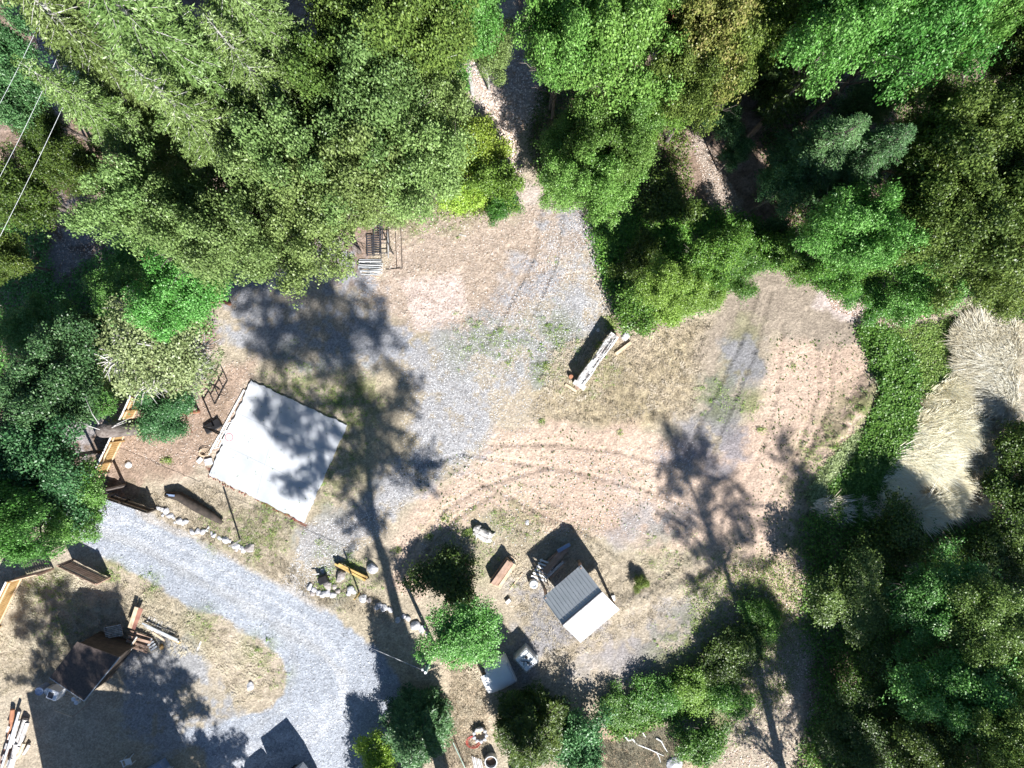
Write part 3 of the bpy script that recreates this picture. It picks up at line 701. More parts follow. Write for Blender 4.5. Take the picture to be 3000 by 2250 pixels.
# leaning big trunk crossing the plank fence
mb = MB(); a = S(470, 1243, 0); b = S(395, 1250, 4.2); c_ = S(335, 1257, 7); d_ = S(300, 1262, 8.5)
mb.tube([a-Vector((0,0,.2)), b, c_, d_], [.56, .50, .46, .36], 16)
o = mb.build('trunk', M['bark'], smooth=True)
rt = thing('fir_tree', 'thick grey trunk leaning out over the plank fence on the left', 'tree', a, group='tall conifers')
o.data.transform(Matrix.Translation(-a)); o.parent = rt
for i in range(4):
    aa = RN.uniform(0, 6.28); p = d_.lerp(c_, RN.random()*.7)-a
    mb = MB(); L = RN.uniform(1.2, 2.4)
    mb.tube([p, p+Vector((math.cos(aa)*L*.5, math.sin(aa)*L*.5, .3)), p+Vector((math.cos(aa)*L, math.sin(aa)*L, .2))], [.03, .02, .006], 5)
    mb.build('branch', M['palebark'], rt)

# ------------------------------------------------------------------ ground-hugging vegetation and litter
def pts_in(poly, n, rs):
    P = np.array(poly); lo = P.min(0); hi = P.max(0); out = np.zeros((0, 2))
    while len(out) < n:
        q = lo+rs.rand(n*2, 2)*(hi-lo); k = sdf(q[:, 0], q[:, 1], poly) > 0
        out = np.vstack([out, q[k]])
    return out[:n]
def cover(name, label, cat, poly, n, h, leaf, m, seed, clump=.5, asp=.62):
    rs = np.random.RandomState(seed); c = pts_in(poly, max(8, n//10), rs)
    q = np.repeat(c, 10, 0)+rs.normal(size=(len(c)*10, 2))*clump*.5
    mound = np.repeat(rs.rand(len(c)), 10)
    i = np.clip(((q[:, 0]-GX0)/GS).astype(int), 0, nx-1); j = np.clip(((q[:, 1]-GY0)/GS).astype(int), 0, ny-1)
    hm = N2[j, i]*.7+mound*.3
    z = gza(q[:, 0], q[:, 1])+.03+h*hm*np.sqrt(rs.rand(len(q)))
    P = np.column_stack([q, z]); nr = np.array([0, 0, 1.])+rs.normal(size=(len(q), 3))*.5
    v = leaf_quads(P, nr, np.full(len(q), leaf), asp, rs)
    o = fast_mesh(name, v, faces4(len(q)), LM[m], np.clip(.5*mound+.5*rs.rand(len(q)), 0, 1))
    return tag(o, label, cat, kind='stuff')
cover('ground_cover', 'bright green bramble strip between the graded dirt and the dry grass', 'bramble',
      VP((1850,705),(1900,710),(1960,760),(1978,820),(1975,900),(1950,990),(1900,1060),(1870,1130),(1800,1110),(1795,1050),(1850,990),(1880,900),(1900,850),(1880,780)), 60000, .75, .13, 'cover', 101, .4)
cover('ground_cover', 'yellow-green weeds on the bank left of the bramble strip', 'weeds',
      VP((1790,990),(1850,930),(1870,960),(1820,1060),(1760,1110),(1740,1060)), 9000, .3, .11, 'pale', 102, .3)
cover('ground_cover', 'green weeds among the dry grass right of the bramble strip', 'weeds',
      VP((1900,720),(2080,690),(2090,800),(2000,860),(1975,800)), 14000, .35, .10, 'weed', 103, .4)
cover('ground_cover', 'dark ferns and brambles on the floor of the lower right wood', 'undergrowth',
      VP((1740,1110),(2100,1120),(2212,1150),(2230,1680),(1720,1680),(1760,1500),(1730,1300)), 70000, .9, .14, 'cover', 104, .6)
cover('ground_cover', 'green fringe at the foot of the trees above the dry bank', 'undergrowth',
      VP((1700,560),(1900,560),(2212,620),(2212,690),(2150,660),(2080,660),(1900,690),(1870,650),(1760,610)), 26000, .8, .13, 'cover', 105, .5)
cover('ground_cover', 'dark brambles under the island of trees left of the dirt entrance', 'brambles',
      VP((1270,470),(1450,430),(1640,480),(1650,560),(1580,620),(1530,660),(1430,690),(1340,690),(1300,600)), 36000, .9, .13, 'cover', 106, .5)
cover('ground_cover', 'scrub band beside the fallen white branches', 'scrub',
      VP((1300,1540),(1400,1480),(1500,1440),(1560,1480),(1520,1540),(1420,1560),(1330,1590)), 16000, .5, .12, 'cover', 107, .4)
cover('ground_cover', 'undergrowth below the firs along the forest road', 'undergrowth',
      VP((-20,380),(90,380),(120,620),(230,540),(440,560),(460,720),(250,800),(-20,900)), 32000, .7, .13, 'mad', 108, .5)
cover('ground_cover', 'undergrowth under the trees of the right grove', 'undergrowth',
      VP((1640,300),(1800,150),(2230,150),(2230,620),(1700,540)), 30000, .7, .14, 'dark', 109, .6)
cover('ground_cover', 'undergrowth on both sides of the forest path', 'undergrowth',
      VP((860,120),(985,120),(1010,240),(1090,400),(1100,455),(1000,465),(880,430)), 20000, .5, .12, 'weed', 110, .5)
cover('ground_cover', 'undergrowth between the forest path and the maples', 'undergrowth',
      VP((1185,150),(1480,200),(1490,420),(1300,450),(1180,420),(1140,300)), 20000, .5, .12, 'dark', 111, .5)
cover('ground_cover', 'green weeds in the seam between the two straw swaths', 'weeds',
      VP((2078,770),(2100,780),(2108,900),(2092,1010),(2075,1090),(2040,1120),(2060,1010),(2085,900)), 7000, .6, .11, 'weed', 112, .3)
cover('ground_cover', 'patchy weeds on the ground beside the lower trunk shadow', 'weeds',
      VP((1480,1250),(1700,1200),(1740,1300),(1720,1480),(1640,1560),(1560,1460),(1500,1380)), 9000, .22, .09, 'weed', 113, .5)
# weed tufts
def tufts(name, label, cat, spots, m, seed, leaf=.09, per=60):
    rs = np.random.RandomState(seed); P = []
    for (x, y, r, k) in spots:
        c = V(x, y); n = int(r*r*k*.05)+3; rr = r/34.07
        q = rs.normal(size=(n, 2))*rr*.5+[c.x, c.y]
        for u in q: P.append(np.column_stack([u+rs.normal(size=(max(3, int(per*rs.rand()**1.5)), 2))*rs.uniform(.05,.2)*[1, rs.uniform(.4,1)]]))
    q = np.vstack(P); z = gza(q[:, 0], q[:, 1])+.02+.10*rs.rand(len(q))
    v = leaf_quads(np.column_stack([q, z]), np.array([0, 0, 1.])+rs.normal(size=(len(q), 3))*.5, np.full(len(q), leaf), .5, rs)
    o = fast_mesh(name, v, faces4(len(q)), LM[m], rs.rand(len(q)))
    return tag(o, label, cat, kind='stuff')
tufts('weed_patch', 'low green weed patches scattered over gravel and dry ground', 'weeds', [(x, y, r, k*.6) for (x, y, r, k) in greens], 'weed', 120, .07, 30)
dots = [(1250,760,6,5),(1170,910,5,5),(362,995,7,8),(330,1000,5,3),(1010,1150,7,6),(1110,1265,5,3),(1175,1085,6,5),(690,1170,6,3),(1340,935,6,3),(1760,960,6,4),(1800,965,5,4),(1715,790,5,3),(1680,1010,5,4),(760,1225,12,3),(930,1160,8,3),(1050,1165,10,3),
        (1180,790,9,3),(1100,780,8,2),(1240,860,10,3),(1300,745,12,3),(1320,700,14,4),(1020,790,8,3),(860,1190,7,3),(1010,1150,9,4),(985,1165,9,4),(1385,1250,6,4),(1640,930,7,3),(740,620,8,3),(1060,1190,6,3),(965,1120,8,2),(745,1290,10,3),(700,1262,14,4)]
tufts('weed_patch', 'single dark green weeds dotted over the dirt and gravel', 'weeds', [p for i_, p in enumerate(dots) if i_ % 3], 'weed', 121, .08, 30)
# dry tall grass on the right bank
def blades(name, label, cat, poly, n, L, wd, m, seed, lean=(0,0), spread=.5):
    rs = np.random.RandomState(seed); c = pts_in(poly, n//14, rs)
    ci = np.clip(((c[:, 0]-GX0)/GS).astype(int), 0, nx-1); cj = np.clip(((c[:, 1]-GY0)/GS).astype(int), 0, ny-1)
    if L > .5:
        keep = N2[cj, ci] > .42; c = c[keep]; ci = ci[keep]; cj = cj[keep]
    q = np.repeat(c, 14, 0)+rs.normal(size=(len(c)*14, 2))*.10
    fl = np.column_stack([N1[cj, ci]-.5, N4[cj, ci]-.5])*3.0*spread
    ln = np.repeat(rs.normal(size=(len(c), 2))*spread*.7+fl, 14, 0)+rs.normal(size=(len(q), 2))*.22+np.array(lean)
    h = L*(.5+.5*rs.rand(len(q)))*np.repeat(.45+.9*N2[cj, ci], 14); z = gza(q[:, 0], q[:, 1])
    b = np.column_stack([q, z]); k = .55+.3*rs.rand(len(q))
    d = np.column_stack([ln*h[:, None], h*k]); sd_ = np.column_stack([-ln[:, 1], ln[:, 0], np.zeros(len(q))]); sd_ /= np.linalg.norm(sd_, axis=1, keepdims=True)+1e-6
    w_ = wd*(.6+.8*rs.rand(len(q)))[:, None]
    v = np.stack([b-sd_*w_*.4, b+d*.6+[0, 0, .05]-sd_*w_*.5, b+d, b+d*.6+[0, 0, .05]+sd_*w_*.5], 1).reshape(-1, 3)
    tone = np.repeat(np.clip(.35*rs.rand(len(c))+1.1*N2[cj, ci]-.25, 0, 1), 14)
    o = fast_mesh(name, v, faces4(len(q)), LM[m], np.clip(.55*tone+.45*rs.rand(len(q)), 0, 1))
    return tag(o, label, cat, kind='stuff')
blades('tall_grass', 'tall straw-coloured grass swath on the right bank, outer strip', 'dry grass',
       VP((2060,650),(2140,625),(2190,680),(2205,780),(2190,900),(2110,1010),(2095,900),(2070,760)), 100000, 1.0, .035, 'straw', 130, (-.3,.25), .6)
blades('tall_grass', 'tall straw-coloured grass swath beside the bramble strip', 'dry grass',
       VP((2000,850),(2060,800),(2080,900),(2060,1000),(2050,1090),(1990,1130),(1930,1080),(1880,1070),(1910,990),(1960,930)), 80000, 1.0, .035, 'straw', 131, (.75,-.3), .55)
blades('tall_grass', 'shaded straw grass between the swaths and the lower right wood', 'dry grass',
       VP((2060,1000),(2150,900),(2200,940),(2160,1080),(2040,1130),(1900,1120),(1760,1110),(1740,1080),(1880,1080)), 16000, .8, .035, 'straw', 132, (.6,-.3), .5)
blades('dry_grass', 'short bleached grass over the yard', 'dry grass',
       VP((1180,760),(1340,700),(1540,690),(1500,900),(1300,920),(1150,900)), 22000, .12, .03, 'hay', 133, (0,0), .7)
blades('dry_grass', 'bleached grass along the garden strip below the post', 'dry grass',
       VP((975,1440),(1040,1440),(1060,1659),(960,1659)), 12000, .16, .03, 'hay', 134, (0,0), .7)
blades('dry_grass', 'bleached lawn inside the driveway bend', 'dry grass',
       VP((0,1250),(150,1240),(330,1270),(500,1370),(600,1440),(590,1500),(500,1530),(470,1430),(300,1400),(0,1500)), 22000, .10, .03, 'hay', 135, (0,0), .7)
blades('dry_grass', 'bleached grass around the open shelter', 'dry grass',
       VP((1080,1100),(1200,1090),(1330,1200),(1480,1200),(1560,1240),(1440,1330),(1290,1400),(1200,1470),(1100,1300)), 22000, .12, .024, 'hay', 136, (0,0), .7)
blades('dry_grass', 'bleached grass on the slope beside the fallen white branches', 'dry grass',
       VP((1240,1590),(1330,1600),(1420,1570),(1500,1560),(1470,1659),(1230,1659)), 16000, .2, .03, 'hay', 137, (.1,-.1), .6)
blades('dry_grass', 'dry grass verge between slab and driveway', 'dry grass',
       VP((240,1080),(440,1040),(640,1130),(600,1200),(700,1270),(820,1280),(860,1340),(700,1310),(520,1210),(300,1095)), 14000, .10, .03, 'hay', 138, (0,0), .7)
# scattered litter
def litter(name, label, polys, n, size, m, seed, dz=0):
    rs = np.random.RandomState(seed); q = np.vstack([pts_in(p, int(n*k), rs) for p, k in polys])
    z = (gza(q[:, 0], q[:, 1]) if not dz else dz)+.015+.02*rs.rand(len(q))
    v = leaf_quads(np.column_stack([q, z]), np.array([0, 0, 1.])+rs.normal(size=(len(q), 3))*.25, np.full(len(q), size), .6, rs)
    o = fast_mesh(name, v, faces4(len(q)), LM[m], rs.rand(len(q))); return tag(o, label, 'leaf litter', kind='stuff')
litter('leaf_litter', 'pale fallen leaves on the forest path', [(VP((990,120),(1180,120),(1180,240),(1120,290),(1125,380),(1095,400),(1060,260)), 1.0), (VP((1070,230),(1110,240),(1110,390),(1095,390)), .9)], 2600, .13, 'litter', 140)
litter('leaf_litter', 'whitish fallen leaves along the foot of the right grove', [(VP((1765,600),(1820,600),(1885,660),(1885,700),(1800,670)), 1.0), (VP((1900,690),(2090,640),(2090,670),(1900,710)), .8)], 3000, .12, 'litter', 141)
litter('leaf_litter', 'fallen leaves over the pink dirt and the yard', [(VP((860,450),(1260,440),(1270,520),(1200,640),(1000,720),(760,660)), 1.0), (VP((300,860),(560,760),(540,860),(440,1010),(260,1010)), .35), (VP((1480,260),(1540,320),(1625,490),(1540,480)), .3), (VP((1280,440),(1300,640),(1200,600)), .1)], 5200, .085, 'litter', 142)
litter('leaf_litter', 'dry leaves on the clearing by the left forest road', [(VP((60,20),(180,20),(150,200),(80,220)), .6), (VP((0,600),(100,600),(90,740),(0,780)), .5), (VP((100,400),(280,480),(250,600),(130,600)), .3)], 3200, .11, 'litter', 143)
litter('leaf_litter', 'leaves and chips on the floor of the lower right wood', [(VP((1580,1200),(1760,1200),(1800,1659),(1560,1659)), 1.0)], 3500, .10, 'litter', 144)
litter('wood_chips', 'dark twigs and clods on the graded dirt', [(VP((1660,720),(1850,720),(1880,830),(1780,1000),(1700,1300),(1560,1200),(1640,1000)), 1), (VP((850,1000),(1250,920),(1500,1100),(1330,1140),(1000,1180)), .8)], 700, .12, 'dark', 145)
litter('leaf_litter', 'a few dry leaves blown over the concrete slab', [(VP((545,830),(748,922),(658,1126),(456,1024)), 1)], 90, .07, 'weed', 146, dz=.13)
litter('gravel_stones', 'loose pale stones strewn over the gravel and its edges', [(CENT, 1.0), (DRIVE, .6), (LINK, .3), (VP((1100,640),(1330,640),(1100,1000),(860,1060),(860,700)), .5), (VP((1000,1000),(1500,950),(1500,1150),(900,1200)), .3)], 5200, .07, 'stone', 147)
litter('gravel_stones', 'dark pebbles strewn over the gravel', [(CENT, 1.0), (DRIVE, .6), (VP((860,650),(1330,640),(1500,1150),(860,1150)), .7)], 2600, .06, 'pebble', 148)

# ------------------------------------------------------------------ tall trees beyond the frame, built bough by bough
COT = 1/math.tan(SUN_EL); SDN = Vector((SX, SY, 0)).normalized()
def shadow_tree(name, label, trunk, blobs, y0, r0, seed, leaf='fir', leafn=170, hi=1.0):
    """trunk: (px,py) points where its shade falls; blobs: (px,py,r px); height follows from how far the shade falls from the root"""
    rs = np.random.RandomState(seed)
    def up(x, y, dz=0.0):
        z = max(0.0, (y0-y)/34.07/(COT*.907))+dz; g = V(x, y)
        return Vector((g.x+SDN.x*z*COT, g.y+SDN.y*z*COT, z))
    tp = [up(*p) for p in trunk]; base = tp[0].copy()
    root = thing(name, label, 'tree', base, group=G)
    mb = MB(); n = len(tp); mb.tube([p-base for p in tp], [r0*(1-.92*i/(n-1)) for i in range(n)], 12)
    P = []; tn = []
    for (x, y, r) in blobs:
        c = up(x, y, rs.uniform(-.8, .8)); rw = r/34.07
        q = min(tp, key=lambda p: abs(p.z-(c.z-1.0)))
        mid = q.lerp(c, .5)+Vector((0, 0, .4)); mb.tube([q-base, mid-base, c-base], [.10, .06, .02], 5, False)
        m = max(8, int(7*rw*rw)); dn = (c-q); dn.z *= .3; dn.normalize()
        for k in range(m):
            s0 = c-dn*(rw+.6)*rs.uniform(-.2, 1.4)+Vector(rs.normal(size=3))*(rw*.32+.10); sd2 = (dn+Vector(rs.normal(size=3))*.55).normalized(); e = s0+sd2*(rw*rs.uniform(.5, 1.1)+rs.uniform(.2, .8)); e.z -= .1*rw
            mb.tube([s0-base, e-base], [.025, .008], 3, False)
            cnt = int(leafn*hi*.62)
            ax = e-s0; tt = rs.rand(cnt)
            pp = np.array(s0)+np.outer(tt*1.15, np.array(ax))+rs.normal(size=(cnt, 3))*np.array([.20, .20, .08])*(1.15-tt*.7)[:, None]
            P.append(pp); tn.append(np.full(cnt, rs.rand()))
    P = np.vstack(P)-np.array(base); tn = np.concatenate(tn)
    v = leaf_quads(P, np.array([0, 0, 1.])+rs.normal(size=P.shape)*.5, np.full(len(P), .2), .4, rs)
    fast_mesh('crown', v, faces4(len(P)), LM[leaf], np.clip(.5*tn+.5*rs.rand(len(P)), 0, 1), parent=root)
    mb.build('trunk', M['bark'], root, smooth=True)
    return root
shadow_tree('fir_tree', 'very tall fir beyond the bottom edge that shades the slab and the gravel yard',
  [(985,1760),(955,1659),(905,1480),(860,1330),(832,1220),(803,1130),(795,1000),(790,880),(740,760),(700,640)],
  [(790,1090,30),(745,1120,24),(822,1165,22),(770,1050,32),(800,1010,34),(840,980,26),(870,1000,34),(905,1000,30),(930,1010,14),(895,1030,20),(740,1010,20),(820,930,38),(860,910,38),(885,860,22),(895,830,10),(770,930,36),(740,880,40),(800,870,42),(700,850,42),(760,820,40),(690,960,26),
   (820,780,36),(840,720,20),(800,700,22),(800,650,16),(640,830,30),(690,1010,16),(650,960,26),(615,940,16),(600,900,20),(640,1010,24),(620,1040,14),(730,760,40),(670,760,34),(600,790,26),(560,770,20),(650,700,36),(590,700,30),(720,690,30),(540,700,24),
   (600,630,34),(660,620,34),(540,630,30),(500,600,26),(700,580,26),(620,570,30),(560,580,24),(480,570,18),(520,660,20),(720,640,18),(500,620,24),(520,590,24),(580,600,30),(640,600,30),(690,600,26),(610,660,32),(680,660,30),(570,720,26),(620,740,28),(700,720,28),(760,720,26),(480,600,20),(640,700,30),(750,680,24),(590,855,16),(560,880,12),(680,900,34),(640,890,22),(745,950,26)],
  1770, .50, 201, hi=.8)
shadow_tree('fir_tree', 'tall sparse fir beyond the bottom edge shading the graded dirt',
  [(1745,1850),(1690,1659),(1640,1460),(1600,1330),(1560,1210),(1520,1120),(1485,1030),(1455,950),(1433,885)],
  [(1438,925,12),(1450,965,20),(1470,1000,26),(1500,980,12),(1510,950,8),(1430,1000,12),(1480,1040,26),(1520,1010,16),(1535,1060,10),(1445,1060,16),(1500,1080,24),(1560,1060,10),(1575,1040,7),(1470,1110,18),(1530,1120,22),(1580,1100,14),(1610,1085,8),(1450,1140,10),(1545,1170,22),(1600,1150,16),(1630,1140,8),(1500,1180,14),(1560,1230,24),(1620,1210,16),(1530,1240,12),(1590,1290,26),(1640,1270,16),(1550,1310,14),(1610,1350,26),(1660,1330,14),(1580,1380,22),(1650,1400,22),(1600,1430,26),(1660,1450,20),(1560,1440,16),(1620,1480,26),(1680,1500,20),(1590,1520,20),(1640,1540,24),(1700,1560,18),(1600,1590,20),(1650,1610,20),(1560,1490,12),(1720,1460,14),(1500,1260,12),(1690,1420,16),(1540,1400,16)],
  1860, .30, 202, hi=.42)
shadow_tree('fir_tree', 'tall sparse fir beyond the bottom right edge whose tip shades the weedy bank',
  [(1960,1880),(1900,1659),(1850,1450),(1800,1280),(1770,1150),(1735,1040),(1690,950)],
  [(1690,965,10),(1700,990,18),(1725,1010,18),(1740,1040,22),(1715,1060,16),(1760,1060,12),(1750,1090,24),(1725,1120,16),(1775,1110,16),(1770,1140,24),(1735,1170,14),(1800,1150,14),(1750,1180,18),(1720,1210,12),(1770,1230,16),(1780,1200,20),(1820,1190,12),(1810,1250,20),(1850,1240,14),(1840,1320,22),(1830,1400,22),(1870,1360,16)],
  1890, .22, 203, hi=.35)
shadow_tree('fir_tree', 'fir beyond the bottom left edge whose shade covers the shed and the lawn',
  [(440,1920),(380,1750),(330,1620),(285,1490),(230,1400),(170,1330),(110,1290)],
  [(430,1530,12),(418,1512,16),(400,1490,18),(385,1465,18),(360,1440,22),(330,1470,24),(340,1500,18),(300,1450,28),(280,1410,26),(330,1410,20),(355,1520,12),(370,1545,10),(250,1380,24),(240,1440,26),(300,1520,26),(130,1450,24),(100,1420,16),(60,1450,20),(170,1470,26),
   (80,1320,26),(120,1300,22),(150,1340,28),(100,1360,24),(60,1290,18),(190,1310,22),(230,1295,18),(260,1300,12),(150,1270,16),(200,1360,20),(90,1400,16),(40,1340,16),(180,1420,24)],
  1920, .34, 204, hi=.8)
shadow_tree('fir_tree', 'bushy fir beyond the bottom edge whose shade fringes the lower driveway turn',
  [(560,1960),(520,1860),(470,1740),(440,1680)],
  [(400,1640,26),(440,1620,20),(470,1650,26),(430,1600,14),(380,1610,18),(500,1600,10),(480,1630,18),(505,1615,12),(360,1660,26),(520,1680,26)],
  1960, .3, 205, hi=.9)

# ================================================================== built things
def Z(p): return Vector((p[0], p[1], 0))
def one(name, mb, m, label, cat, group=None, smooth=False, bevel=0):
    """a thing that is a single mesh, origin at its base centre"""
    vs = mb.v; cx = sum(v[0] for v in vs)/len(vs); cy = sum(v[1] for v in vs)/len(vs); cz = min(v[2] for v in vs)
    o = mb.build(name, m, smooth=smooth, bevel=bevel); centre_mesh(o, (cx, cy, cz)); return tag(o, label, cat, group)
def local(root, mb): 
    l = root.location; mb.v = [(v[0]-l.x, v[1]-l.y, v[2]-l.z) for v in mb.v]; return mb
def part(name, root, mb, m, smooth=False, bevel=0, parent=None):
    return local(root, mb).build(name, m, parent or root, smooth=smooth, bevel=bevel)

# ---- concrete slab
c4 = [S(737,1115), S(1018,1246), S(892,1530), S(614,1390)]
rs = random.Random(3); rim = []
for i in range(4):
    a, b = c4[i], c4[(i+1) % 4]; n = 44
    for k in range(n):
        t = k/n; p = a.lerp(b, t); nrm = Vector((b.y-a.y, a.x-b.x, 0)).normalized()
        j = .03*math.sin(k*.6+i*2)+.02*math.sin(k*1.9)+rs.uniform(-.03,.03)
        if i == 3 and 14 < k < 26: j -= .10
        rim.append(p+nrm*j)
root = thing('concrete_slab', 'square pale concrete slab with ragged edges, half covered by tree shade', 'slab', sum(c4, Vector())/4)
mb = MB(); nR = len(rim); top = [r+Vector((0,0,.13)) for r in rim]; bot = [r+Vector((0,0,-.1)) for r in rim]
mb.add(top+bot, [tuple(range(nR))[::-1]]+[(i, (i+1) % nR, nR+(i+1) % nR, nR+i) for i in range(nR)])
part('slab', root, mb, M['conc'])
jm = mat('joint', (.34,.36,.38), (.26,.28,.30), 5, .9)
for (a, b) in [((614,1390), (892,1530)), ]:
    pass
for (p, q) in [(S(650,1300), S(935,1435)), (S(693,1208), S(978,1340)), (S(830,1160), S(752,1458))]:
    mb = MB(); mb.bar(p+Vector((0,0,.1325)), q+Vector((0,0,.1325)), .018, .006); part('control_joint', root, mb, jm)
# broken crumbs along the lower edge
mb = MB()
for k in range(70):
    p = c4[3].lerp(c4[2], rs.random()**1.3)+Vector((rs.gauss(0,.05)-.05, rs.gauss(0,.05)-.10, .02)); mb.box(p, (rs.uniform(.03,.09), rs.uniform(.03,.08), .04), rs.uniform(0,3))
tag(mb.build('mortar_rubble', mat('brick_soil', (.30,.11,.08), (.18,.07,.05), 9, .95)), 'reddish brown rubble along the lower edge of the slab', 'rubble', kind='stuff')

# ---- open shelter with metal roof
ez = 2.15; C1, C2, E3, E4 = S(1702,1655,ez), S(1590,1750,ez), S(1814,1786,ez), S(1702,1882,ez)
cen = (C1+C2+E3+E4)/4; u = ((C1-C2)+(E3-E4)).normalized(); v = Vector((u.y, -u.x, 0))
Lh = ((C1-C2).length+(E3-E4).length)/4; Wh = ((E3-C1).length+(E4-C2).length)/4; rise = Wh*math.tan(R_(31))
root = thing('open_shelter', 'small open timber shelter with a gabled pale metal roof', 'shelter', Z(cen))
def RP(a, b, z): return Vector((cen.x, cen.y, z))+u*a+v*b
for sgn in (-1, 1):
    mb = MB(); n_r = 13
    a0, a1 = RP(-Lh, sgn*Wh, ez), RP(Lh, sgn*Wh, ez); r0, r1 = RP(-Lh, 0, ez+rise), RP(Lh, 0, ez+rise)
    nn = (a1-a0).cross(r0-a0).normalized(); nn = nn if nn.z > 0 else -nn; th = nn*.03
    mb.add([a0, a1, r1, r0, a0-th, a1-th, r1-th, r0-th], [(0,1,2,3), (7,6,5,4), (0,4,5,1), (1,5,6,2), (2,6,7,3), (3,7,4,0)])
    for k in range(n_r+1):
        t = k/n_r; p = a0.lerp(a1, t); q = r0.lerp(r1, t); mb.bar(p+nn*.012, q+nn*.012, .035, .03, nn)
    part('roof_panel', root, mb, M['metalroof'])
mb = MB(); mb.tube([RP(-Lh-.02, -.03, ez+rise+.015), RP(Lh+.02, -.03, ez+rise+.015)], .045, 6); part('ridge_cap', root, mb, M['steel'])
for a in (-1, 1):
    for b in (-1, 1):
        mb = MB(); p = RP(a*(Lh-.12), b*(Wh-.22), 0); mb.bar(p-Vector((0,0,.1)), Vector((p.x, p.y, ez+.02)), .15, .15, u); part('post', root, mb, M['woodb'])
        mb = MB(); mb.bar(RP(a*(Lh-.12), b*(Wh-.22), ez-.75), RP(a*(Lh-.12), b*(Wh-.95), ez-.08), .08, .08, u); part('brace', root, mb, M['woodb'])
    mb = MB(); mb.bar(RP(a*(Lh-.12), -Wh+.1, ez+.02), RP(a*(Lh-.12), Wh-.1, ez+.02), .09, .16); 
    mb.bar(RP(a*(Lh-.12), 0, ez+.02), RP(a*(Lh-.12), 0, ez+rise-.1), .09, .1, u); part('tie_beam', root, mb, M['woodb'])
for b in (-1, 1):
    mb = MB(); mb.bar(RP(-Lh+.05, b*(Wh-.30), ez-.02), RP(Lh-.05, b*(Wh-.30), ez-.02), .1, .14); part('eaves_beam', root, mb, M['woodb'])
    for k in range(6):
        a = -Lh+.1+(2*Lh-.2)*k/5; mb = MB(); mb.bar(RP(a, b*(Wh-.04), ez-.06), RP(a, 0, ez+rise-.12), .05, .09); part('rafter', root, mb, M['woodb'])

def plank(p0, p1, z, wd, th, m, name, label, cat, group=None, z1=None, d=0):
    a = S(*p0); b = S(*p1); a.z = z+th/2; b.z = (z if z1 is None else z1)+th/2
    mb = MB(); mb.bar(a, b, wd, th); o = one(name, mb, m, label, cat, group, bevel=0); return o
GL = 'timbers lying under and beside the open shelter'
ords = ['first', 'second', 'third', 'fourth', 'fifth', 'sixth', 'seventh', 'eighth', 'ninth', 'tenth', 'eleventh', 'twelfth']
# boards in the shade in front of the shelter
for i, (p0, p1, z, w_, m_) in enumerate([((1590,1672),(1652,1600),.30,.20,'woodb'),((1598,1676),(1662,1604),.30,.20,'woodb'),((1586,1660),(1640,1612),.16,.18,'woodb'),((1632,1610),(1668,1590),.42,.22,'tarp'),((1604,1686),(1650,1642),.22,.16,'woodg'),((1612,1690),(1652,1650),.22,.14,'woodb')]):
    plank(p0, p1, z, w_, .10, M[m_], 'timber_board', ['brown board in the shelter shade, %s from the left' % ords[i]][0] if m_ != 'tarp' else 'bluish board end on top of the boards in the shelter shade', 'board', GL)
# white slatted frame
root = thing('slatted_frame', 'white slatted wooden frame lying by the left shelter post', 'frame', Z(S(1583,1680)))
for k in range(6):
    mb = MB(); a = S(1556+k*5, 1684-k*9.5); b = a+Vector((.95, -.35, 0)); a.z = b.z = .28; mb.bar(a, b, .11, .03); part('slat', root, mb, M['whitep'])
for s_ in (0, 1):
    mb = MB(); a = S(1560+s_*34, 1690+s_*12, 0); b = S(1588+s_*34, 1634+s_*12, 0); a.z = b.z = .22; mb.bar(a, b, .05, .06); part('rail', root, mb, M['whitep'])
# sawhorse-like trestle legs
root = thing('folding_trestle', 'thin dark trestle legs beside the white slatted frame', 'trestle', Z(S(1600,1706)))
for a, b in [((1592,1696),(1608,1714)), ((1600,1688),(1608,1714)), ((1608,1690),(1612,1700))]:
    mb = MB(); p = S(*a); q = S(*b); p.z = .5; q.z = 0; mb.bar(p, q, .05, .04); part('leg', root, mb, M['dark_or_shaded_wood'])
# white drum with opening
root = thing('plastic_drum', 'short white plastic drum with a dark bung, left of the shelter', 'drum', Z(S(1563,1707)))
mb = MB(); mb.lathe(root.location, [(0,.0),(.26,0),(.28,.1),(.27,.42),(.24,.5),(.19,.5),(.17,.44),(0,.44)], 24); part('barrel', root, mb, M['white'], smooth=True)
mb = MB(); mb.lathe(root.location+Vector((-.02,-.02,.445)), [(0,.03),(.07,.03),(.07,0)], 12); part('bung', root, mb, M['galv'])
# timber stack left of the shelter
for i, (dx, z, m_, w_) in enumerate([(0,.0,'woodb',.26),(9,.0,'woodb',.24),(18,.0,'woodg',.22),(1,.25,'woodb',.26),(10.5,.23,'woodb',.26),(20,.12,'woodp',.2),(3,.5,'woodb',.26)]):
    sh = RN.uniform(-4, 4)
    plank((1441+dx+sh*.3, 1700+dx*.65+sh), (1489+dx, 1634+dx*.65+sh*.5), z+.1, w_, .22, M[m_], 'heavy_timber', 'heavy brown timber in the stack by the darkened shrub, %s laid' % ords[i], 'timber', 'heavy timbers stacked between the dark tree and the shelter')
plank((1437,1708),(1466,1718), .0, .12, .1, M['woodp'], 'timber_bearer', 'pale bearer under the lower end of the brown timber stack', 'timber')
plank((1492,1628),(1512,1643), .0, .14, .12, M['woodp'], 'timber_bearer', 'pale bearer poking out at the upper end of the brown timber stack', 'timber')
plank((1493,1728),(1531,1678), .02, .09, .05, M['woodp'], 'long_lath', 'thin pale lath lying between the timber stack and the drum', 'board')
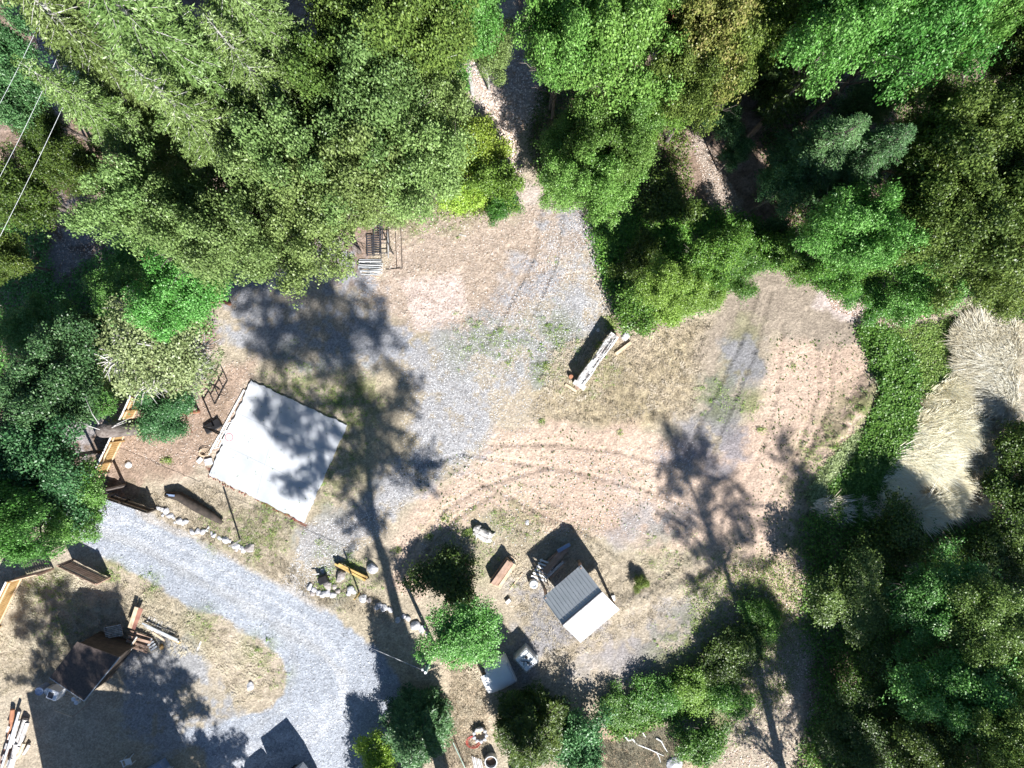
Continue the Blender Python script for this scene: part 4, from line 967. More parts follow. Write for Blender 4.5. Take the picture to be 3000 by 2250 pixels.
for k, (x, y, lab) in enumerate([(1489,1760,'small white block on the ground below the timber stack'),(1796,1750,'white footing block at the right shelter post')]):
    mb = MB(); p = S(x, y); mb.box(p+Vector((0,0,.1)), (.34,.22,.2), .7+k); one('block', mb, M['whitep'], lab, 'block', bevel=.02)

# ---- rocks
def rock(x, y, r, m, label, cat='rock', group=None, name='rock', seed=0, fz=.7, emb=.25, zo=0):
    bm = bmesh.new(); bmesh.ops.create_icosphere(bm, subdivisions=3, radius=1)
    rr = random.Random(seed*7+int(x)); ax = [Vector((rr.uniform(-1,1), rr.uniform(-1,1), rr.uniform(-1,1))).normalized() for _ in range(9)]; th = [rr.uniform(.55,.92) for _ in ax]
    rw = 1.15*r/ppm(0); sx, sy = rr.uniform(.85,1.2), rr.uniform(.8,1.0); rot = Matrix.Rotation(rr.uniform(0,3), 3, 'Z')
    for v_ in bm.verts:
        p = v_.co.copy()
        for a_, t_ in zip(ax, th):
            d_ = p.dot(a_)
            if d_ > t_: p -= a_*(d_-t_)*.85
        p *= 1+.04*math.sin(p.x*9+seed)*math.cos(p.y*7)
        v_.co = rot @ Vector((p.x*sx*rw*1.12, p.y*sy*rw*1.12, p.z*rw*fz))
    me = bpy.data.meshes.new(name); bm.to_mesh(me); bm.free(); me.materials.append(m)
    o = bpy.data.objects.new(name, me); C.objects.link(o); q = S(x, y); o.location = (q.x, q.y, gz(q.x, q.y)+rw*fz*(1-2*emb)*.6+zo)
    return tag(o, label, cat, group)
row1 = [(466,1488,6),(478,1492,6),(488,1497,8),(478,1508,5),(497,1510,8),(509,1516,5),(525,1525,8),(536,1531,7),(545,1528,7),(512,1530,4),(564,1557,8),(579,1556,8),(594,1559,8),(606,1552,5),(620,1562,5),(627,1568,7),(645,1576,6),(661,1582,10),(674,1585,4)]
for i, (x, y, r) in enumerate(row1):
    rock(x, y, r, M['rock'], 'pale stone in the row above the driveway, %s from the upper left end' % (['first','second','third','fourth','fifth','sixth','seventh','eighth','ninth','tenth','eleventh','twelfth','thirteenth','fourteenth','fifteenth','sixteenth','seventeenth','eighteenth','nineteenth'][i]), group='stones in the row above the driveway', seed=i)
for i, (x, y, r, lab) in enumerate([(691,1598,10,'round white stone at the foot of the leaning post'),(694,1609,7,'grey stone just below the round white stone by the post'),(708,1605,6,'small white stone right of the post foot'),(713,1612,8,'flat white stone at the lower end of the stone row'),(733,1607,12,'large grey boulder at the lower end of the stone row, dark shade behind'),
        (907,1719,8,'white stone at the left corner of the planted stone bed'),(919,1727,8,'white stone next to the corner of the planted stone bed'),(915,1739,7,'grey stone below the corner of the planted stone bed'),(933,1736,7,'small stone in the lower rim of the planted bed'),(946,1739,9,'pale stone in the lower rim of the planted bed, left of the bluish one'),(960,1737,9,'bluish stone in the lower rim of the planted bed'),(976,1741,9,'round white stone in the lower rim of the planted bed'),(991,1731,7,'grey stone near the right end of the planted bed'),
        (961,1716,13,'grey boulder inside the planted stone bed'),(946,1671,7,'white stone above the dark hollow of the planted bed'),(999,1688,16,'large round grey-brown boulder below the two yellow beams'),(1027,1727,9,'bluish stone left of the dark leaning pole'),(1036,1734,8,'bluish stone lying against the dark leaning pole'),(1022,1737,7,'small stone below the pair by the dark leaning pole'),
        (1065,1752,12,'low pale slab of rock right of the dark leaning pole'),(1080,1757,8,'grey rock beside the low pale slab'),(1104,1780,8,'stone in shade left of the trunk shadow, first of three'),(1113,1771,8,'stone in shade left of the trunk shadow, second of three'),(1125,1781,9,'stone in shade left of the trunk shadow, third of three'),(1143,1786,7,'bluish stone inside the trunk shadow'),
        (1166,1815,7,'small bluish stone in shade near the trunk shadow'),(1184,1804,7,'white stone right of the trunk shadow, upper one'),(1196,1811,8,'white stone right of the trunk shadow, lower one'),(1218,1833,12,'long pale rock in the shaded row by the fallen pole'),(1237,1841,10,'bright white rock at the end of the shaded row'),
        (1250,1855,5,'small white stone above the wire post'),(1545,1530,6,'small yellowish stone above the driftwood stump'),(733,1700+310,10,'white stone in the weeds inside the driveway bend'),(611,1545,4,'tiny stone beside the long dark form'),(1832,986,10,'pale bluish rock at the upper end of the squared log'),(1752,966,6,'small white rock left of the squared log'),
        (1975,2236,16,'large white flat rock at the bottom edge'),(1092,1664,14,'pale flat rock in the grass left of the trunk shadow'),(377,1362,9,'white rock near the end of the plank fence'),(980,1718,7,'flat grey stone inside the planted bed')]):
    rock(x, y, r, M['rockd'] if ('brown' in lab or 'grey' in lab) else M['rock'], lab, seed=50+i, group=None)
# driftwood stump
root = thing('driftwood_stump', 'grey weathered root stump lying in the grass above the timber stack', 'stump', Z(S(1416,1562)))
mb = MB(); q = root.location
for (a, b, r0, r1) in [((1390,1545),(1420,1560),.22,.30),((1392,1556),(1424,1578),.20,.28),((1420,1560),(1442,1568),.28,.16),((1418,1572),(1440,1582),.24,.10),((1395,1548),(1408,1538),.18,.08),((1405,1550),(1440,1566),.16,.2)]:
    p0, p1 = S(*a), S(*b); p0.z = .25; p1.z = .22; mb.tube([p0, (p0+p1)/2+Vector((0,0,.08)), p1], [r0*.8, r0, r1*.8], 9)
part('stump', root, mb, M['woodg'])
mb = MB()
for (a, b) in [((1392,1545),(1386,1570)),((1398,1560),(1394,1582)),((1430,1572),(1436,1590)),((1440,1566),(1452,1560))]:
    p0, p1 = S(*a), S(*b); p0.z = .25; p1.z = .02; mb.tube([p0, p1], [.08, .03], 6)
part('root_spur', root, mb, M['woodg'])

# ---- squared log on blocks
root = thing('squared_log', 'large pale cracked squared log raised off the grass on a cross block', 'log', Z(S(1750,1050)))
a = S(1700,1122,1.05); b = S(1802,980,1.05); dr = (b-a).normalized(); sd = Vector((-dr.y, dr.x, 0)); mb = MB(); rs = random.Random(9); n = 34; ring = []
vs = []; fs = []
for i in range(n+1):
    t = i/n; c = a.lerp(b, t); wv = .27+.03*math.sin(t*9)+rs.uniform(-.012,.012)
    prof = [(-wv,.0),(-wv-.03,-.3),(-wv+.05,-.52),(wv-.05,-.52),(wv+.02,-.3),(wv,.0),(wv*.5,.04+rs.uniform(-.02,.02)),(.05,-.02+rs.uniform(-.04,.02)),(-wv*.5,.03+rs.uniform(-.03,.02))]
    for (s_, z_) in prof: vs.append(c+sd*s_+Vector((0,0,z_)))
k_ = 9
for i in range(n):
    for k in range(k_): fs.append((i*k_+k, i*k_+(k+1) % k_, (i+1)*k_+(k+1) % k_, (i+1)*k_+k))
fs += [tuple(range(k_))[::-1], tuple(n*k_+k for k in range(k_))]
mb.add(vs, fs); part('log', root, mb, mat('bleached_log', (.80,.79,.77), (.34,.31,.29), 2.6, .8, .8, 12, stretch=(1,1,1), detail=9))
mb = MB()
for k in range(9):
    t0 = rs.random()*.8; p = a.lerp(b, t0)+sd*rs.uniform(-.2,.2)+Vector((0,0,.035)); mb.bar(p, p+dr*rs.uniform(.4,1.1)+sd*rs.uniform(-.03,.03), .02, .03)
part('crack', root, mb, M['dark_or_shaded_wood'])
plank((1679,1118),(1712,1138), .42, .30, .12, M['woodg'], 'cross_block', 'pale thick board crosswise under the lower end of the squared log', 'board')
mb = MB(); p = S(1694,1128); mb.box(p+Vector((0,0,.2)), (.5,.4,.4), .5); one('support_block', mb, M['woodb'], 'block supporting the lower end of the squared log', 'block', bevel=.02)
mb = MB(); p = S(1798,990); mb.box(p+Vector((0,0,.26)), (.5,.5,.5), .5); one('support_block', mb, M['woodb'], 'block supporting the upper end of the squared log', 'block', bevel=.02)
plank((1656,1126),(1688,1146), .0, .16, .12, M['woodp'], 'short_plank', 'short pale plank on the grass below the squared log', 'board')
plank((1803,1038),(1848,1004), .0, .20, .18, M['woodp'], 'short_plank', 'pale weathered plank right of the squared log', 'board')
mb = MB(); p = S(1672,1104); mb.tube([p+Vector((0,0,-.1)), p+Vector((0,0,.35))], [.16,.14], 10); one('stump', mb, M['redbark'], 'short reddish stump at the lower left of the squared log', 'stump')

# ---- plank fences
def fence(label, pts, h, m, face, rails=2, name='plank_fence', sec=2.4, cap=None, post=True):
    """pts on the ground (source px); boards, rails and posts as parts"""
    P = [S(*p) for p in pts]; root = thing(name, label, 'fence', P[0])
    for a, b in zip(P[:-1], P[1:]):
        d = (b-a); L = d.length; d.normalize(); sdv = Vector((-d.y, d.x, 0))*face; rs = random.Random(int(L*10))
        n = max(1, round(L/sec))
        for s_ in range(n):
            q0 = a+d*L*s_/n; q1 = a+d*L*(s_+1)/n; mb = MB(); nb = int((q1-q0).length/.15)
            for k in range(nb):
                p = q0.lerp(q1, (k+.5)/nb); hh = h+rs.uniform(-.02,.02)
                mb.bar(p+Vector((0,0,.05)), p+Vector((0,0,hh)), .138, .02, sdv)
            part('board_panel', root, mb, m)
            for r_ in range(rails):
                z = .3+(h-.55)*r_/max(1, rails-1); mb = MB(); mb.bar(q0+sdv*.045+Vector((0,0,z)), q1+sdv*.045+Vector((0,0,z)), .06, .09); part('rail', root, mb, M['woodp'])
            if cap: 
                mb = MB(); mb.bar(q0-sdv*.03+Vector((0,0,h+.03)), q1-sdv*.03+Vector((0,0,h+.03)), .10, .03); part('cap_rail', root, mb, M[cap])
        if post:
            for s_ in range(n+1):
                p = a+d*L*s_/n+sdv*.06; mb = MB(); mb.bar(p-Vector((0,0,.1)), p+Vector((0,0,h+.05)), .1, .1, d); part('post', root, mb, m)
    return root
fence('tan plank fence with pale cap running up the left side under the trees', [(317,1380),(405,1200),(440,1120)], 1.75, M['wood'], -1, cap='whitep')
fence('shade-darkened board gate folded back at the end of the tan plank fence', [(317,1382),(300,1440),(458,1494)], 1.3, M['dark_or_shaded_wood'], 1, name='board_gate')  # boards coloured dark for the shadow the gate stands in
fence('brown plank fence at the left edge below the driveway', [(-40,1905),(0,1833),(72,1685)], 1.75, M['wood'], -1, cap='whitep')
fence('dark board fence section joining the left fence to the open gate', [(72,1685),(155,1664)], 1.7, M['woodb'], -1)
fence('free end panel of dark brown boards beside the driveway', [(213,1642),(322,1694)], 1.7, M['woodb'], 1, name='fence_panel')
mb = MB(); p = S(360,1450); mb.box(S(362,1452)+Vector((0,0,.04)), (.25,.2,.08), .4); one('brick', mb, M['woodb'], 'small dark brick frame below the board gate', 'brick')

# ---- basketball hoop
root = thing('basketball_hoop', 'portable basketball hoop with white backboard frame at the left edge of the slab', 'basketball hoop', Z(S(630,1248)))
q = root.location
mb = MB(); mb.box(q+Vector((-.1,.0,.12)), (1.1,.6,.22), .5); part('base_tank', root, mb, M['black'], bevel=.04)
pt_ = S(652,1275,2.95); d_ = Vector((-.47,-.88,0)).normalized(); face = Vector((d_.y, -d_.x, 0)); face = face if face.x > 0 else -face
mb = MB(); mb.tube([q+Vector((0,0,.2)), q+Vector((.05,0,2.0)), Vector((pt_.x, pt_.y, 2.7))-face*.55], .06, 8); mb.bar(Vector((pt_.x,pt_.y,2.7))-face*.55, Vector((pt_.x,pt_.y,2.6)), .08, .08); mb.bar(q+Vector((0,0,1.6)), Vector((pt_.x,pt_.y,3.1))-face*.1, .07, .07); part('pole', root, mb, M['black'])
mb = MB(); W = .85
for z in (2.45, 3.0, 3.45): mb.bar(Vector((pt_.x,pt_.y,z))-d_*W, Vector((pt_.x,pt_.y,z))+d_*W, .05, .06)
for s_ in (-1, -.35, .35, 1): mb.bar(Vector((pt_.x,pt_.y,2.45))+d_*W*s_, Vector((pt_.x,pt_.y,3.45))+d_*W*s_, .05, .06, d_)
bf = part('backboard_frame', root, mb, M['whitep'])
mb = MB(); c0 = Vector((pt_.x,pt_.y,2.6))+face*.30; mb.tube([c0+Vector((math.cos(t)*.23, math.sin(t)*.23, 0)) for t in [k*math.pi/10 for k in range(21)]], .014, 6, False); part('rim', root, mb, M['red'])
plank((612,1332),(716,1142), .02, .10, .06, M['whitep'], 'long_white_board', 'long thin white board lying along the upper left edge of the slab', 'board')
root = thing('hose_bundle', 'loose bundle of pale hose and cloth at the left corner of the slab', 'hose', Z(S(590,1335)))
mb = MB()
for k in range(4):
    c0 = S(593+k*3, 1330-k*2); r_ = .22+.04*k; mb.tube([c0+Vector((math.cos(t)*r_, math.sin(t)*r_*.7, .05+.03*k)) for t in [j*math.pi/8 for j in range(17)]], .018, 5, False)
part('hose', root, mb, M['woodp'])
mb = MB(); mb.box(S(586,1348)+Vector((0,0,.05)), (.4,.25,.08), .8); part('cloth', root, mb, M['whitep'], bevel=.03)
mb = MB(); mb.box(S(612,1352)+Vector((0,0,.06)), (.5,.4,.1), .2); one('paving_block', mb, M['rock'], 'grey paving block at the left corner of the slab', 'block', bevel=.02)

# ---- stacked gate frames and steel racks by the grove
root = thing('frame_stack', 'stack of pale tubular gate frames lying at the edge of the grove', 'frame stack', Z(S(1088,778)))
rs = random.Random(4)
for k in range(7):
    z = .06+k*.07; y0 = 762+k*6.0; y1 = y0+10; x0 = 1056+rs.uniform(-5,5); x1 = 1122+rs.uniform(-4,4); sk = rs.uniform(-5,5)
    cs = [S(x0,y0+sk), S(x1,y0), S(x1-2,y1), S(x0+3,y1+sk)]
    for c_ in cs: c_.z = z
    mb = MB(); mb.tube(cs+[cs[0]], .032, 6); mid0 = (cs[0]+cs[1])/2; mid1 = (cs[2]+cs[3])/2; mb.tube([mid0, mid1], .02, 5); mb.tube([cs[0], cs[2]], .018, 5); part('gate_frame', root, mb, M['whitep'] if k % 2 else M['galv'])
GR = 'dark steel racks beside the stacked gate frames'
for i, (x0, x1, ya, yb, z, n, lab) in enumerate([(1096,1116,640,752,.12,16,'dark steel ladder rack lying nearest the leaves'),(1114,1122,632,705,.35,5,'narrow dark steel rack lying on the ladder rack'),(1117,1138,585,758,.2,6,'longest dark steel rack with a pale edge, pointing up into the grove'),(1076,1092,690,752,.08,9,'short rusty rack at the left of the steel racks')]):
    root = thing('steel_rack', lab, 'rack', Z(S((x0+x1)/2, (ya+yb)/2)), group=GR)
    for xx in (x0, x1):
        a = S(xx, ya); b = S(xx+2, yb); a.z = b.z = z+.1; mb = MB(); mb.bar(a, b, .05, .06); part('rail', root, mb, M['galv'] if i == 2 and xx == x1 or (i == 0 and xx == x1) else M['steel'])
    mb = MB()
    for k in range(n):
        yy = ya+(yb-ya)*(k+.5)/n; a = S(x0, yy); b = S(x1, yy); a.z = b.z = z+.13; mb.bar(a, b, .06, .03)
    part('rungs', root, mb, M['steel'])
root = thing('shelving_frame', 'thin dark open frame standing right of the steel racks', 'frame', Z(S(1160,690)))
fr = [(1141,592),(1153,740)]
mb = MB(); a = S(1141,594); b = S(1153,745); a.z = b.z = 1.5; mb.bar(a, b, .07, .05); part('top_rail', root, mb, M['dark_or_shaded_wood'])
for p_ in (a, b, (a+b)/2):
    mb = MB(); mb.bar(Vector((p_.x, p_.y, 0)), p_, .05, .05, Vector((1,0,0))); part('leg', root, mb, M['steel'])
for xx in (1160, 1176):
    mb = MB(); a = S(xx-4, 590+xx % 7); b = S(xx+3, 788); a.z = b.z = .06; mb.bar(a, b, .03, .03); part('ground_bar', root, mb, M['dark_or_shaded_wood'])
mb = MB(); a = S(1132,790); b = S(1178,786); a.z = b.z = .06; mb.bar(a, b, .03, .03); part('cross_bar', root, mb, M['dark_or_shaded_wood'])
plank((1075,802),(1112,814), .02, .05, .04, M['woodp'], 'thin_stick', 'thin pale stick on the dirt below the stacked gate frames', 'stick')

# ---- brown-roofed shed, lower left
zt = 2.6; A, B, Cc, D = S(226,1880,zt), S(145,1986,zt), S(246,2054,zt+.5), S(352,1934,zt+.5)
D = S(350,1926,zt+.3)
root = thing('garden_shed', 'small shed with a brown shingle roof, dappled by shade, lower left', 'shed', Z((A+B+Cc+D)/4))
nn = Vector((0,0,1)); mb = MB(); th = Vector((0,0,-.06))
mb.add([A,B,Cc,D,A+th,B+th,Cc+th,D+th], [(0,1,2,3),(7,6,5,4),(0,4,5,1),(1,5,6,2),(2,6,7,3),(3,7,4,0)])
for k in range(1, 18):
    t = k/18; mb.bar(A.lerp(D, t)+Vector((0,0,.008)), B.lerp(Cc, t)+Vector((0,0,.008)), .02, .018)
part('roof', root, mb, M['brownroof'])
for a, b in ((B, Cc), (Cc, D)):
    mb = MB(); mb.bar(a-Vector((0,0,.07)), b-Vector((0,0,.07)), .04, .14); part('fascia_board', root, mb, M['galv'])
cc = (A+B+Cc+D)/4; ins = [cc.lerp(p, .9) for p in (A,B,Cc,D)]
for i in range(4):
    a, b = ins[i], ins[(i+1) % 4]; mb = MB(); mb.add([Z(a), Z(b), Vector((b.x,b.y,b.z-.09)), Vector((a.x,a.y,a.z-.09))], [(0,1,2,3)]); o = part('wall', root, mb, M['dark_or_shaded_wood'])  # walls coloured dark to put their shade into the timber
    sm = o.modifiers.new('thick', 'SOLIDIFY'); sm.thickness = .08
def drum(x, y, r, h, m, label, cat='drum', name='drum', grp=None, lid=True):
    root = thing(name, label, cat, Z(S(x, y)), group=grp); mb = MB()
    mb.lathe(root.location, [(0,0),(r*.95,0),(r,.04),(r,h*.33),(r*.97,h*.35),(r,h*.37),(r,h*.66),(r*.97,h*.68),(r,h*.7),(r,h-.02),(r*.96,h),(r*.9,h-.02),(0,h-.02)], 22); part('barrel', root, mb, M[m], smooth=True)
    if lid: mb = MB(); mb.lathe(root.location+Vector((r*.5,0,h-.02)), [(0,.03),(.04,.03),(.04,0)], 10); part('cap', root, mb, M['galv'])
    return root
drum(138, 2010, .26, .88, 'tarp', 'light blue plastic drum at the left corner of the shed')
drum(160, 2012, .22, .8, 'galv', 'greyish drum between the blue drum and the white cabinet')
drum(224, 2042, .14, .38, 'white', 'white bucket below the shed roof, upper one', 'bucket', 'bucket', 'two white buckets')
drum(232, 2052, .14, .38, 'white', 'white bucket below the shed roof, lower one', 'bucket', 'bucket', 'two white buckets')
root = thing('washing_machine', 'white box-shaped appliance with a dark hatch against the shed', 'appliance', Z(S(180,2018)))
mb = MB(); mb.box(root.location+Vector((0,0,.5)), (.66,.62,1.0), -.35); part('cabinet', root, mb, M['white'], bevel=.03)
mb = MB(); mb.box(root.location+Vector((-.1,-.02,1.005)), (.34,.36,.02), -.35); part('hatch', root, mb, M['steel'])
plank((174,2072),(225,2090), .5, .08, .06, M['woodp'], 'shaded_board', 'pale board lying in black shade below the shed', 'board')
plank((226,2090),(276,2048), .4, .05, .04, M['woodb'], 'shaded_stick', 'thin stick meeting the pale board below the shed', 'stick')
# ---- junk and lumber heap
GJ = 'boards of the lumber heap above the shed'
k0 = 0
for (p0, p1, z, w_, th, m_, lab) in [((392,1832),(412,1772),.5,.24,.05,'woodp','pale reddish board standing out at the top of the heap, left one'),((400,1836),(424,1776),.45,.26,.05,'rust','wide reddish board at the top of the heap, right one'),
     ((425,1820),(528,1868),.35,.10,.08,'galv','long pale pipe-like beam across the right of the heap, upper one'),((430,1830),(530,1876),.25,.10,.08,'woodg','long grey beam across the right of the heap, middle one'),((494,1862),(530,1881),.12,.12,.08,'yel','yellow board end sticking out at the right of the heap'),((455,1848),(490,1872),.3,.12,.08,'woodp','pale board in the middle of the heap, right side'),
     ((380,1870),(440,1890),.4,.16,.06,'woodb','brown board in the middle of the heap, upper one'),((375,1880),(432,1900),.45,.14,.06,'woodb','brown board in the middle of the heap, middle one'),((385,1858),(450,1876),.4,.16,.06,'woodb','brown board in the middle of the heap, topmost'),((392,1890),(412,1864),.6,.12,.06,'woodp','pale crosswise board in the middle of the heap'),((411,1904),(423,1889),.3,.10,.06,'woodp','short pale board at the lower tip of the heap'),
     ((386,1884),(400,1892),.55,.2,.06,'woodg','grey offcut at the lower left of the heap'),((400,1878),(416,1856),.62,.07,.05,'woodg','thin grey stick across the heap'),((579,1904),(590,1878),.02,.09,.05,'whitep','white board lying alone on the grass right of the heap')]:
    plank(p0, p1, z, w_, th, M[m_], 'lumber_board', lab, 'board', GJ if k0 < 13 else None); k0 += 1
def slats(label, c, ang, n, L, W, z, m, name='pallet', cat='pallet'):
    root = thing(name, label, cat, Z(S(*c)), group=None); q = root.location; d = Vector((math.cos(ang), math.sin(ang), 0)); s_ = Vector((-d.y, d.x, 0))
    for k in range(n):
        mb = MB(); p = q+s_*W*((k+.5)/n-.5); mb.bar(p-d*L/2+Vector((0,0,z)), p+d*L/2+Vector((0,0,z)), W/n*.55, .03); part('slat', root, mb, M[m])
    for t in (-.42, .42):
        mb = MB(); p = q+d*L*t; mb.bar(p-s_*W/2+Vector((0,0,z-.06)), p+s_*W/2+Vector((0,0,z-.06)), .06, .09); part('bearer', root, mb, M['dark_or_shaded_wood'])
    return root
slats('grey slatted pallet at the left of the heap', (345,1842), .2, 7, 1.1, .75, .55, 'woodg')
slats('small ladder-like pallet at the upper right of the heap', (456,1820), 1.15, 6, .38, 1.05, .1, 'woodg')
slats('bluish grey crate with dark slats at the lower right of the heap', (450,1884), .6, 4, .5, .75, .3, 'galv', 'crate', 'crate')
slats('dark brown pallet under the middle of the lumber heap', (412,1876), -.35, 7, 1.5, 1.1, .28, 'woodb')
mb = MB(); mb.tube([S(474,1890)+Vector((0,0,.05)), S(480,1894)+Vector((0,0,.3))], [.13,.13], 12); one('terracotta_pot', mb, M['wood'], 'small orange-brown pot at the lower right of the heap', 'pot')
mb = MB(); c0 = S(350,1892); mb.box(c0+Vector((0,0,.3)), (.5,.4,.4), .3); one('blue_container', mb, mat('blue_plastic', (.03,.05,.30), (.02,.03,.2), 3, .4), 'dark blue container in shade at the left of the heap', 'container', bevel=.05)
mb = MB(); mb.tube([S(344,1880)+Vector((0,0,.5)), S(366,1884)+Vector((0,0,.5))], .025, 6); one('pipe', mb, M['galv'], 'thin pipe lying over the dark blue container', 'pipe')
# ---- wood pile bottom left
GW = 'logs of the wood pile in the bottom left corner'
for i, (p0, p1, r_, z, m_, lab) in enumerate([((44,2074),(34,2160),.14,.25,'redbark','short log with a dark sawn end, topmost of the wood pile'),((72,2074),(20,2240),.08,.55,'galv','long thin grey pole lying over the wood pile'),((34,2160),(12,2230),.15,.2,'rust','reddish log at the left side of the wood pile'),((82,2102),(34,2240),.17,.25,'woodg','long grey log in the middle of the wood pile'),((88,2110),(50,2215),.15,.3,'woodg','grey log right of the middle of the wood pile'),((66,2100),(40,2180),.14,.45,'woodg','grey log on top of the wood pile'),((60,2170),(44,2245),.16,.42,'woodg','pale split log near the lower end of the wood pile'),((80,2170),(60,2212),.12,.35,'woodp','short bright split log at the right side of the wood pile'),((90,2178),(72,2206),.10,.15,'palebark','short knotty log at the right edge of the wood pile'),((52,2210),(38,2246),.14,.5,'palebark','pale log end at the bottom of the wood pile')]):
    a = S(*p0); b = S(*p1); a.z = b.z = z; mb = MB(); mb.tube([a, a.lerp(b,.5)+Vector((.03,0,.02)), b], [r_, r_*1.05, r_*.9], 10); one('split_log' if i else 'log', mb, M[m_], lab, 'log', GW)
rs = random.Random(12)
for i in range(8):
    x = 50+rs.uniform(-14,34)-(i*2); y = 2108+i*15+rs.uniform(-5,5); a = S(x, y); b = S(x-6, y+16); a.z = b.z = .5; mb = MB(); mb.bar(a, b, .12, .05, Vector((rs.uniform(-.5,.5),0,1)))
    one('bark_slab', mb, M['whitep'] if i % 2 else M['palebark'], 'bright bark piece on the wood pile, %s from the top' % ords[i], 'bark', 'bright bark pieces on the wood pile')
# ---- white chair and blue things in the shade
root = thing('plastic_chair', 'white plastic garden chair in black shade at the bottom edge', 'chair', Z(S(385,2222)), .3)
def lp(*boxes):
    mb = MB()
    for c_, s_ in boxes: mb.box(Vector(c_), s_)
    return mb
lp(((0,0,.42),(.42,.40,.03))).build('seat', M['white'], root, bevel=.01)
mb = MB()
for k in range(5): mb.bar((-.18+k*.09, .20, .44), (-.2+k*.1, .30, .84), .05, .02)
mb.bar((-.24,.30,.84), (.24,.30,.84), .05, .05); mb.build('backrest', M['white'], root)
for s_ in (-1, 1):
    mb = MB(); mb.bar((s_*.25,-.2,.64), (s_*.25,.26,.66), .05, .03); mb.build('armrest', M['white'], root)
    for t in (-.18, .22): mb = MB(); mb.bar((s_*.23,t*1.1,0), (s_*.22,t,.62 if t < 0 else .44), .04, .04, (1,0,0)); mb.build('leg', M['white'], root)
mb = MB(); A_ = [S(430,2250), S(485,2218), S(500,2245), S(470,2275)]; mb.add([p+Vector((0,0,z)) for p, z in zip(A_, (.5,.9,.7,.4))]+[p+Vector((0,0,.0)) for p in A_], [(0,1,2,3),(0,4,5,1),(1,5,6,2),(2,6,7,3),(3,7,4,0)])
one('tarpaulin', mb, M['tarp'], 'bluish tarpaulin over a load at the bottom edge, right of the white chair', 'tarpaulin')
for i in range(3):
    mb = MB(); a = S(492+i*6, 2248); b = S(508+i*6, 2232); a.z = b.z = .6; mb.bar(a, b, .05, .04); one('slat', mb, M['galv'], 'thin pale slat beside the tarpaulin, %s of three from the left' % ords[i], 'slat', 'slats beside the tarpaulin')

# ---- house beyond the bottom left corner (its wall and eaves shade the yard)
root = thing('house', 'house beyond the bottom left corner whose shade covers the yard', 'house', Z(V(280,1800)))
hx0, hx1, hy0, hy1 = 190, 442, 1690, 1880
P_ = [V(hx0,hy0), V(hx1,hy0+20), V(hx1-20,hy1), V(hx0,hy1)]
for i in range(4):
    a, b = P_[i], P_[(i+1) % 4]; mb = MB(); mb.bar(a+Vector((0,0,2.8)), b+Vector((0,0,2.8)), .2, 5.7); part('wall', root, mb, M['whitep'])
zc_ = 8.0; r0_, r1_ = (P_[0]+P_[3])/2, (P_[1]+P_[2])/2
for (a, b) in ((P_[0], P_[1]), (P_[3], P_[2])):
    mb = MB(); e0, e1 = a+Vector((0,0,5.75)), b+Vector((0,0,5.75)); t0, t1 = r0_+Vector((0,0,zc_)), r1_+Vector((0,0,zc_)); th = Vector((0,0,.12))
    mb.add([e0,e1,t1,t0,e0+th,e1+th,t1+th,t0+th], [(3,2,1,0),(4,5,6,7),(0,1,5,4),(1,2,6,5),(2,3,7,6),(3,0,4,7)]); part('roof', root, mb, M['brownroof'])

# ---- pickup truck cut by the bottom edge
p0 = V(655,1640); dv = Vector((-.80,-.60,0)).normalized(); sv_ = Vector((dv.y,-dv.x,0)); sv_ = sv_ if sv_.y < 0 else -sv_
root = thing('pickup_truck', 'pale pickup with a boxy canopy, mostly cut off by the bottom edge', 'truck', p0+dv*2.6+sv_*.95)
root.rotation_euler = (0, 0, math.atan2(dv.y, dv.x))
def tb(name, prof, y0, y1, m, parent=None, bevel=.05):
    n = len(prof); mb = MB(); mb.add([(x, y0, z) for x, z in prof]+[(x, y1, z) for x, z in prof], [tuple(range(n)), tuple(range(2*n-1, n-1, -1))]+[(i, n+i, n+(i+1) % n, (i+1) % n) for i in range(n)]); return mb.build(name, m, parent or root, bevel=bevel)
root.scale = (1.08, 1.05, 1.2)
tb('body', [(-2.6,.45),(2.6,.45),(2.65,.95),(2.4,1.08),(1.35,1.15),(-2.6,1.15)], -.92, .92, M['paint'])
cab = tb('cab', [(1.40,1.13),(.75,1.78),(-.45,1.82),(-.5,1.13)], -.80, .80, M['paint'])
tb('windscreen', [(1.36,1.20),(.82,1.74),(.80,1.72),(1.33,1.18)], -.72, .72, M['glass'], bevel=0).location = (.03,0,.02)
tb('canopy', [(-.55,1.13),(-.6,2.1),(-2.55,2.1),(-2.6,1.13)], -.86, .86, M['paint'])
tb('roof_load', [(-.8,2.12),(-.8,2.2),(-2.3,2.2),(-2.3,2.12)], -.6, .6, M['woodg'])
for s_ in (-1, 1):
    mb = MB(); mb.box((1.05, s_*1.06, 1.25), (.12,.22,.22)); mb.build('wing_mirror', M['black'], root, bevel=.02)
    for x in (-1.7, 1.75):
        mb = MB(); mb.tube([(x, s_*.70, .36), (x, s_*.94, .36)], .36, 20); w_ = mb.build('wheel', M['black'], root)

